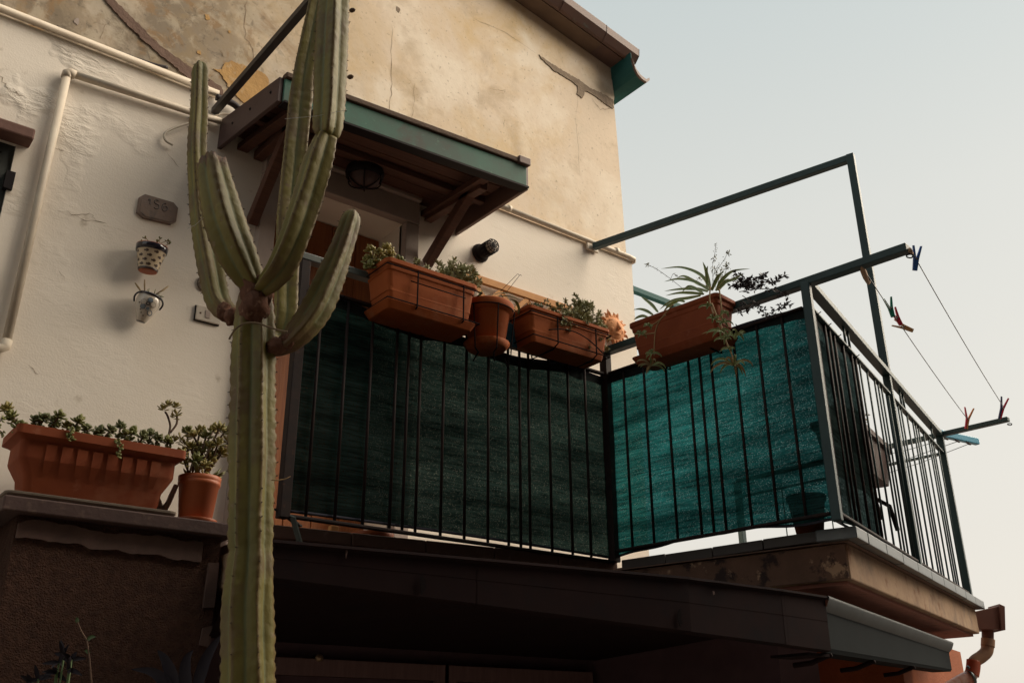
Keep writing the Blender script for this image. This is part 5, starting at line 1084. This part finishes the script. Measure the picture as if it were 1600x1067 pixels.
for z_,r_ in((.085,.0435),(.105,.043),(.128,.0425),(.139,.034),(.142,.015)): MB().tube([lc+ay_*z_+(ua*math.cos(a)+va*math.sin(a))*r_ for a in[k*.2618 for k in range(25)]],.0024,5,cap=False).build('cage_wire',G['lamp_black'],ln)
MB().lathe(lc+ay_*.120,[(.0,0),(.015,.0),(.015,.016),(0,.018)],16,ay_).build('bulb_holder',G['lamp_black'],ln)
# trellis on the wall
tr=thing('trellis',(3.3,4.16,3.3),'orange wooden lattice trellis on the white wall behind the troughs','trellis')
ta=Yp(725,430,4.15); tb=Yp(878,485,4.15); zt_=4.125
MB().bx(2.86,3.74,4.140,4.165,zt_-.022,zt_+.022).build('top_rail',G['trellis_wood'],tr,bev=.002)
MB().bx(2.86,2.90,4.145,4.165,3.80,zt_-.024).build('side_rail',G['trellis_wood'],tr,bev=.002); MB().bx(3.70,3.74,4.145,4.165,3.80,zt_-.024).build('side_rail',G['trellis_wood'],tr,bev=.002)
for k in range(-4,6):
    for s,yy in((1,4.150),(-1,4.160)):
        xc=2.98+k*.20; P=[]
        for z in(zt_-.024,3.80):
            x=xc+s*(z-(zt_-.024)); P.append((x,z))
        # clip to the frame
        (xa,za),(xb,zb2)=P
        def clip(x,z):
            lo,hi=2.905,3.695
            if x<lo: z=za+(lo-xa)/(xb-xa)*(zb2-za); x=lo
            if x>hi: z=za+(hi-xa)/(xb-xa)*(zb2-za); x=hi
            return x,z
        if (xa<2.905 and xb<2.905) or (xa>3.695 and xb>3.695): continue
        p_=clip(xa,za);q_=clip(xb,zb2)
        if math.hypot(p_[0]-q_[0],p_[1]-q_[1])<.05: continue
        MB().bar((p_[0],yy,p_[1]),(q_[0],yy,q_[1]),.028,.007,(0,1,0)).build('slat',G['trellis_wood'],tr)
ws=thing('support_wires',Yp(790,456,4.0),'pair of thin bent wires standing in front of the trellis','wire')
for a,b_ in(((782,455),(809,428)),((790,458),(813,429))):
    p,q=Yp(*a,3.9),Yp(*b_,3.9); MB().tube([p,q,q+Vector((.01,0,-.004))],.0014,5).build('wire',G['wire_black'],ws)
# terracotta sun face
sq=Yp(963,512,4.13); sf=thing('sun_face',sq,'smiling terracotta sun ornament on the wall above the railing corner','ornament')
cs=Vector((sq.x,4.165,sq.z)); RS=.080
MB().lathe(cs,[(RS,.0),(RS,-.012),(RS*.9,-.030),(RS*.6,-.048),(RS*.25,-.055),(0,-.056)],32,(0,1,0)).build('face',G['clay_pale'],sf)
MB().lathe(cs,[(RS*1.08,.0),(RS*1.10,-.018),(RS*.98,-.024),(RS*.92,-.018)],32,(0,1,0)).build('face_rim',G['clay_pale'],sf)
for k in range(18):
    a=k*2*math.pi/18+.1; d=Vector((math.cos(a),0,math.sin(a))); s=Vector((-math.sin(a),0,math.cos(a))); bend=.007*(1 if k%2 else -1)
    b1=cs+d*RS*1.0; tipl=RS*(.85 if k%2 else .62)
    MB().add([b1+s*.0165,b1-s*.0165,b1+d*tipl*.55+s*(bend-.009),b1+d*tipl*.55+s*(bend+.009),b1+d*tipl+s*bend*.3]+[q+Vector((0,-.022,0)) for q in(b1+s*.010,b1-s*.010,b1+d*tipl*.5+s*bend)],[(0,3,7,5),(3,4,7),(4,2,7),(2,1,6,7),(5,7,6),(0,1,2,4,3)]).build('ray',G['clay_pale'],sf,bev=.003)
for s in(-1,1):
    e=cs+Vector((s*.028,-.043,.018)); MB().tube([e+Vector((.018*math.cos(t),-.004*math.sin(t),.006-.012*math.sin(t))) for t in[math.pi*j/8 for j in range(9)]],.0045,6).build('eyelid',G['clay_pale'],sf)
    MB().tube([e+Vector((s*(-.02+.05*t),.004+.006*t*t,.022+.010*math.sin(t*3.1))) for t in[j/6 for j in range(7)]],.005,6).build('brow',G['clay_pale'],sf)
    c_=cs+Vector((s*.038,-.038,-.018)); MB().lathe(c_,[(.024,.012),(.021,-.004),(.012,-.011),(0,-.013)],12,(0,1,0)).build('cheek',G['clay_pale'],sf)
MB().tube([cs+Vector((0,-.050,.034)),cs+Vector((0,-.062,.0)),cs+Vector((0,-.066,-.014)),cs+Vector((0,-.052,-.022))],[.006,.011,.015,.006],8).build('nose',G['clay_pale'],sf)
MB().tube([cs+Vector((.032*math.sin(t),-.050+.006*abs(t),-.046+.010*t*t)) for t in[-1.1+j*.275 for j in range(9)]],[.002,.004,.006,.007,.0075,.007,.006,.004,.002],7).build('lip',G['clay_pale'],sf)
# ================================================================== washing lines and pegs
def line(a,b_,label,sag=.02):
    P=[lerp(a,b_,k/16)-Vector((0,0,sag*4*(k/16)*(1-k/16))) for k in range(17)]; return tag(MB().tube(P,.0022,5).build('washing_line',G['line_dark'],base=a),label,'washing line')
l1a=Zp(1424,392,3.372); l1b=Zp(1567,634,3.385); l2a=Zp(1346,416,3.37); l2b=Zp(1512,655,3.385)
line(l1a,l1b,'outer washing line between the two railing arms'); line(l2a,l2b,'inner washing line carrying the green, red and wooden pegs')
def peg(p,d,n_,matn,label,L=.075,op=.012,mat2=None):
    d=Vector(d).normalized(); n_=Vector(n_); n_=(n_-d*n_.dot(d)).normalized(); s=d.cross(n_)
    t=thing('clothes_peg',p,label,'clothes peg','clothes pegs on the washing lines')
    for k in(-1,1):
        a=p+n_*k*.0055; 
        m=MB(); q=[a-d*L*.48,a,a+d*L*.52]; q[2]=q[2]+n_*k*op; q[0]=q[0]-n_*k*.0015
        w_=.0055; h=[.0045,.0055,.003]
        V=[]
        for i,c in enumerate(q): V+=[c-s*w_-n_*h[i],c+s*w_-n_*h[i],c+s*w_+n_*h[i],c-s*w_+n_*h[i]]
        m.add(V,[(0,3,2,1),(8,9,10,11)]+[(i*4+j,i*4+(j+1)%4,i*4+4+(j+1)%4,i*4+4+j) for i in range(2) for j in range(4)]); m.build('leg',G[mat2 if mat2 and k>0 else matn],t,bev=.001)
    MB().tube([p-s*.008,p+s*.008],.0045,8).build('spring',G['peg_metal'],t)
    return t
def dirpx(p,du,dv): return (RT*du-UP*dv).normalized()
def lp_(u,v,a,b_):  # point on a line nearest to that sight ray
    best=None
    for k in range(201):
        q=lerp(a,b_,k/200); dd=q-O; w_=dd.dot(FW); e=(800+FPX*dd.dot(RT)/w_-u)**2+(533.5-FPX*dd.dot(UP)/w_-v)**2
        if best is None or e<best[0]: best=(e,q)
    return best[1]
q=lp_(1428,407,l1a,l1b); peg(q+UP*.0,dirpx(q,.10,-1),RT,'peg_blue','blue clothes peg hanging at the tip of the upper railing arm',.10,.010)
q=lp_(1386,484,l2a,l2b); peg(q+RT*-.0,dirpx(q,-.30,-1),RT,'peg_green','green clothes peg, first of three clipped together',.09,.012)
q=lp_(1396,500,l2a,l2b); peg(q,dirpx(q,-.55,-1),RT,'peg_red','red clothes peg between the green and wooden pegs',.085,.010)
q=lp_(1404,515,l2a,l2b); peg(q,dirpx(q,-1,-.42),UP,'peg_wood','wooden clothes peg, lowest of three clipped together',.10,.010)
q=Zp(1512,654,3.39); peg(q,dirpx(q,.15,-1),RT,'peg_red','red and orange clothes pegs clipped on the lower railing arm',.13,.022,'peg_orange')
q=Zp(1566,638,3.39); peg(q,dirpx(q,.25,-1),RT,'peg_navy','navy and red clothes pegs at the end of the lower railing arm',.13,.016,'peg_red')
P=[Zp(1345,413,3.375),Zp(1349,424,3.372),Zp(1353,434,3.368),Zp(1357,442,3.366)]
tag(MB().tube(P,[.008,.012,.012,.009],8).build('tape_wrap',G['tape_tan'],base=P[0]),'tan tape wrapped round the line knot below the upper arm','tape')
P=[Zp(1421,390,3.372),Zp(1425,396,3.37)]; tag(MB().tube(P,[.009,.007],7).build('line_knot',G['tape_tan'],base=P[0]),'brown line knot at the tip of the upper arm','knot')
# drying rack beyond the far end
ra=Zp(1468,677,3.40); rb=Zp(1527,690,3.40)
rk=thing('drying_rack',ra,'blue ended drying rack sticking out past the far railing post','drying rack')
MB().bar(ra,rb,.035,.045).build('end_bar',G['rack_blue'],rk,bev=.006)
for t,(u,v) in((.15,(1352,716)),(.45,(1356,733)),(.75,(1368,745))):
    p=lerp(ra,rb,t)-Vector((0,0,.028)); q=Zp(u,v,3.385); MB().tube([p,lerp(p,q,.5)-Vector((0,0,.012)),q],.0022,5).build('wire',G['line_dark'],rk)
    MB().tube([p+rv(.004),p-Vector((.02,.02,.012)),p+Vector((-.05,-.01,-.002))],.006,5).build('knot',G['twig_dark'],rk)
# brown trough with yellow flowers inside the right railing
xq=BC+dC*1.02+iCv*.14
bt=thing('planter',at(xq,2.72),'dark brown trough on a bracket inside the right railing','planter')
rg=[(.30,.075,.02,0),(.33,.095,.02,.17),(.345,.11,.02,.172),(.345,.11,.02,.20),(.33,.095,.02,.20)]
MB().rrloft(at(xq,2.78),dC,iCv,rg,4).build('trough',G['box_brown'],bt)
MB().tube([at(xq+dC*.1,2.78),at(xq+dC*.1-iCv*.02,2.70),at(xq+dC*.1-iCv*.10,2.64),at(xq+dC*.1-iCv*.12,2.52)],.011,7).build('bracket',G['wire_black'],bt)
MB().tube([at(xq-dC*.2,2.78),at(xq-dC*.2-iCv*.02,2.70),at(xq-dC*.2-iCv*.10,2.64),at(xq-dC*.2-iCv*.12,2.52)],.011,7).build('bracket',G['wire_black'],bt)
fy=plant('flowering_plant',at(xq,2.97),'yellow flowering plant standing in the dark brown trough')
for _ in range(6):
    b_=at(xq+dC*rnd(.02,.22),2.97); tip=b_+Vector((rnd(-.03,.03),rnd(-.03,.03),rnd(.06,.16))); MB().tube([b_,tip],.003,5).build('stem',G['blade_green'],fy)
    m=MB()
    for _ in range(26): needle(m,tip+rv(.03),rv(),.03,.014)
    m.build('flower_head',G['flower_yellow'],fy)
cl=tag(MB().hexa([at(xq-dC*.28-iCv*.02,2.96),at(xq-dC*.02-iCv*.02,2.96),at(xq-dC*.02+iCv*.03,2.96),at(xq-dC*.28+iCv*.03,2.96),at(xq-dC*.26-iCv*.02,3.08),at(xq-dC*.04-iCv*.02,3.09),at(xq-dC*.04+iCv*.03,3.09),at(xq-dC*.26+iCv*.03,3.08)]).build('cloth',G['cloth_dark'],base=at(xq,2.96),bev=.02),'dark navy cloth bundle on the brown trough behind the bars','cloth')
# pots on the floor whose shapes show through the nets
def floorpot(x,y,r_,h,label,spiky=True,seed=1):
    random.seed(seed); t=thing('flower_pot',(x,y,S),label,'pot'); MB().lathe((x,y,S),[(0,0),(r_*.7,0),(r_,h),(r_*1.08,h),(r_*1.08,h+.02),(r_*.9,h+.02),(0,h)],24).build('pot_body',G['terracotta_dark'],t)
floorpot(3.40,2.36,.075,.15,'shadowy pot behind the teal net near the corner post',seed=2)
tag(MB().lathe((1.98,3.46,S+.001),[(0,0),(.075,0),(.092,.02),(.088,.021),(.07,.006),(0,.006)],28).build('pot_saucer',G['terracotta_red'],base=(1.98,3.46,S)),'orange saucer on the walkway edge under the net','saucer')
tag(MB().bx(1.78,1.815,3.43,3.46,S+.001,S+.03).build('wood_block',G['trellis_wood'],base=(1.8,3.44,S),bev=.002),'small wooden block on the walkway edge','block')
# ================================================================== downpipe at the far right
DD=6.02
dp=thing('downpipe',Dp(1550,985,DD),'rainwater hopper and bent red and beige downpipe at the balcony end','downpipe')
a_=Dp(1523,948,DD);b_=Dp(1562,986,DD); back=_fh*.13
w0=[Dp(1522,955,DD),Dp(1562,946,DD),Dp(1563,983,DD),Dp(1529,983,DD)]
MB().hexa([w0[3],w0[2],w0[2]+back,w0[3]+back,w0[0],w0[1],w0[1]+back,w0[0]+back]).build('hopper',G['down_brown'],dp,bev=.004)
MB().hexa([Dp(1563,985,DD)-_fh*.012,Dp(1570,984,DD)-_fh*.012,Dp(1570,984,DD)+back*1.1,Dp(1563,985,DD)+back*1.1,Dp(1560,943,DD)-_fh*.012,Dp(1569,947,DD)-_fh*.012,Dp(1569,947,DD)+back*1.1,Dp(1560,943,DD)+back*1.1]).build('hopper_end',G['down_brown'],dp,bev=.003)
mid=back*.5
def seg(pts,r_,matn,name): MB().tube([Vector(q) for q in spline([tuple(Dp(u,v,DD)+mid) for u,v in pts],6)],r_,18).build(name,G[matn],dp)
seg(((1551,980),(1551,999)),.034,'down_brown','pipe_run'); seg(((1551.5,996),(1551,1008)),.039,'down_beige','socket')
seg(((1551,1005),(1549,1016),(1541,1024),(1532,1030),(1528,1036)),.036,'down_beige','bend'); seg(((1529,1030),(1528,1042),(1526,1053)),.040,'down_red','socket')
seg(((1527,1048),(1522,1056),(1513,1060),(1490,1073),(1440,1100)),.037,'down_pale','pipe_run')
cq=Dp(1524,1056,DD)+mid; cdq=(Dp(1513,1060,DD)-Dp(1530,1052,DD)).normalized(); MB().tube([cq-cdq*.008,cq+cdq*.008],.045,18).build('clamp',G['clamp_steel'],dp)
MB().tube([cq+UP*.045,cq+UP*.062-RT*.02],.010,8).build('clamp_screw',G['clamp_steel'],dp)
# ================================================================== weeds at the lower left
random.seed(71)
wd1=plant('weed',Vector((.92,3.0,0)),'tall thin weed stem in front of the stucco wall','weed')
P=[Dp(u,v,3.0) for u,v in((121,970),(127,985),(136,1000),(140,1030),(143,1067))]; P.append(Vector((P[-1].x,P[-1].y,0)))
MB().tube(P,[.0012,.0018,.0022,.0025,.003,.004],6).build('stem',G['stem_brown'],wd1)
for u,v,du,dv in((136,1000,14,-6),(122,972,-4,-6),(140,1020,-8,-4)):
    m=MB(); q=Dp(u,v,3.0); blade(m,[q,Dp(u+du*.5,v+dv*.9,3.0),Dp(u+du,v+dv*.9,3.0)],.012,up=UP); m.build('leaf',G['blade_green'],wd1)
wd2=plant('weed',Vector((1.25,2.75,0)),'dark broad leaved weed at the foot of the cactus','weed')
for pts in(((300,1110),(312,1060),(322,1030),(336,1005),(348,990)),((280,1120),(270,1060),(258,1030),(246,1015)),((270,1130),(262,1075),(240,1050),(205,1045)),((300,1120),(290,1060),(292,1030),(302,1015))):
    m=MB(); blade(m,[Dp(u,v,2.8) for u,v in pts],.035,up=UP); m.build('leaf',G['weed_dark'],wd2)
st=Dp(290,1100,2.8); MB().tube([Vector((st.x,st.y,0)),st],.008,6).build('stem',G['twig_dark'],wd2)
wd3=plant('weed',Vector((.8,2.9,0)),'small leafy weed at the bottom left by the stucco wall','weed')
for u,v in((92,1035),(100,1025),(88,1050),(108,1045),(60,1060),(112,1030),(50,1066)):
    q=Dp(u,v,2.9); MB().tube([Vector((.80+rnd(-.05,.05),2.95,0)),q],.003,5).build('stem',G['blade_green'],wd3)
    m=MB()
    for _ in range(5): d=rv()+UP*.3; blade(m,[q,q+d*.02,q+d*.042-UP*.004],.014,up=UP)
    m.build('leaf',G['weed_dark'],wd3)
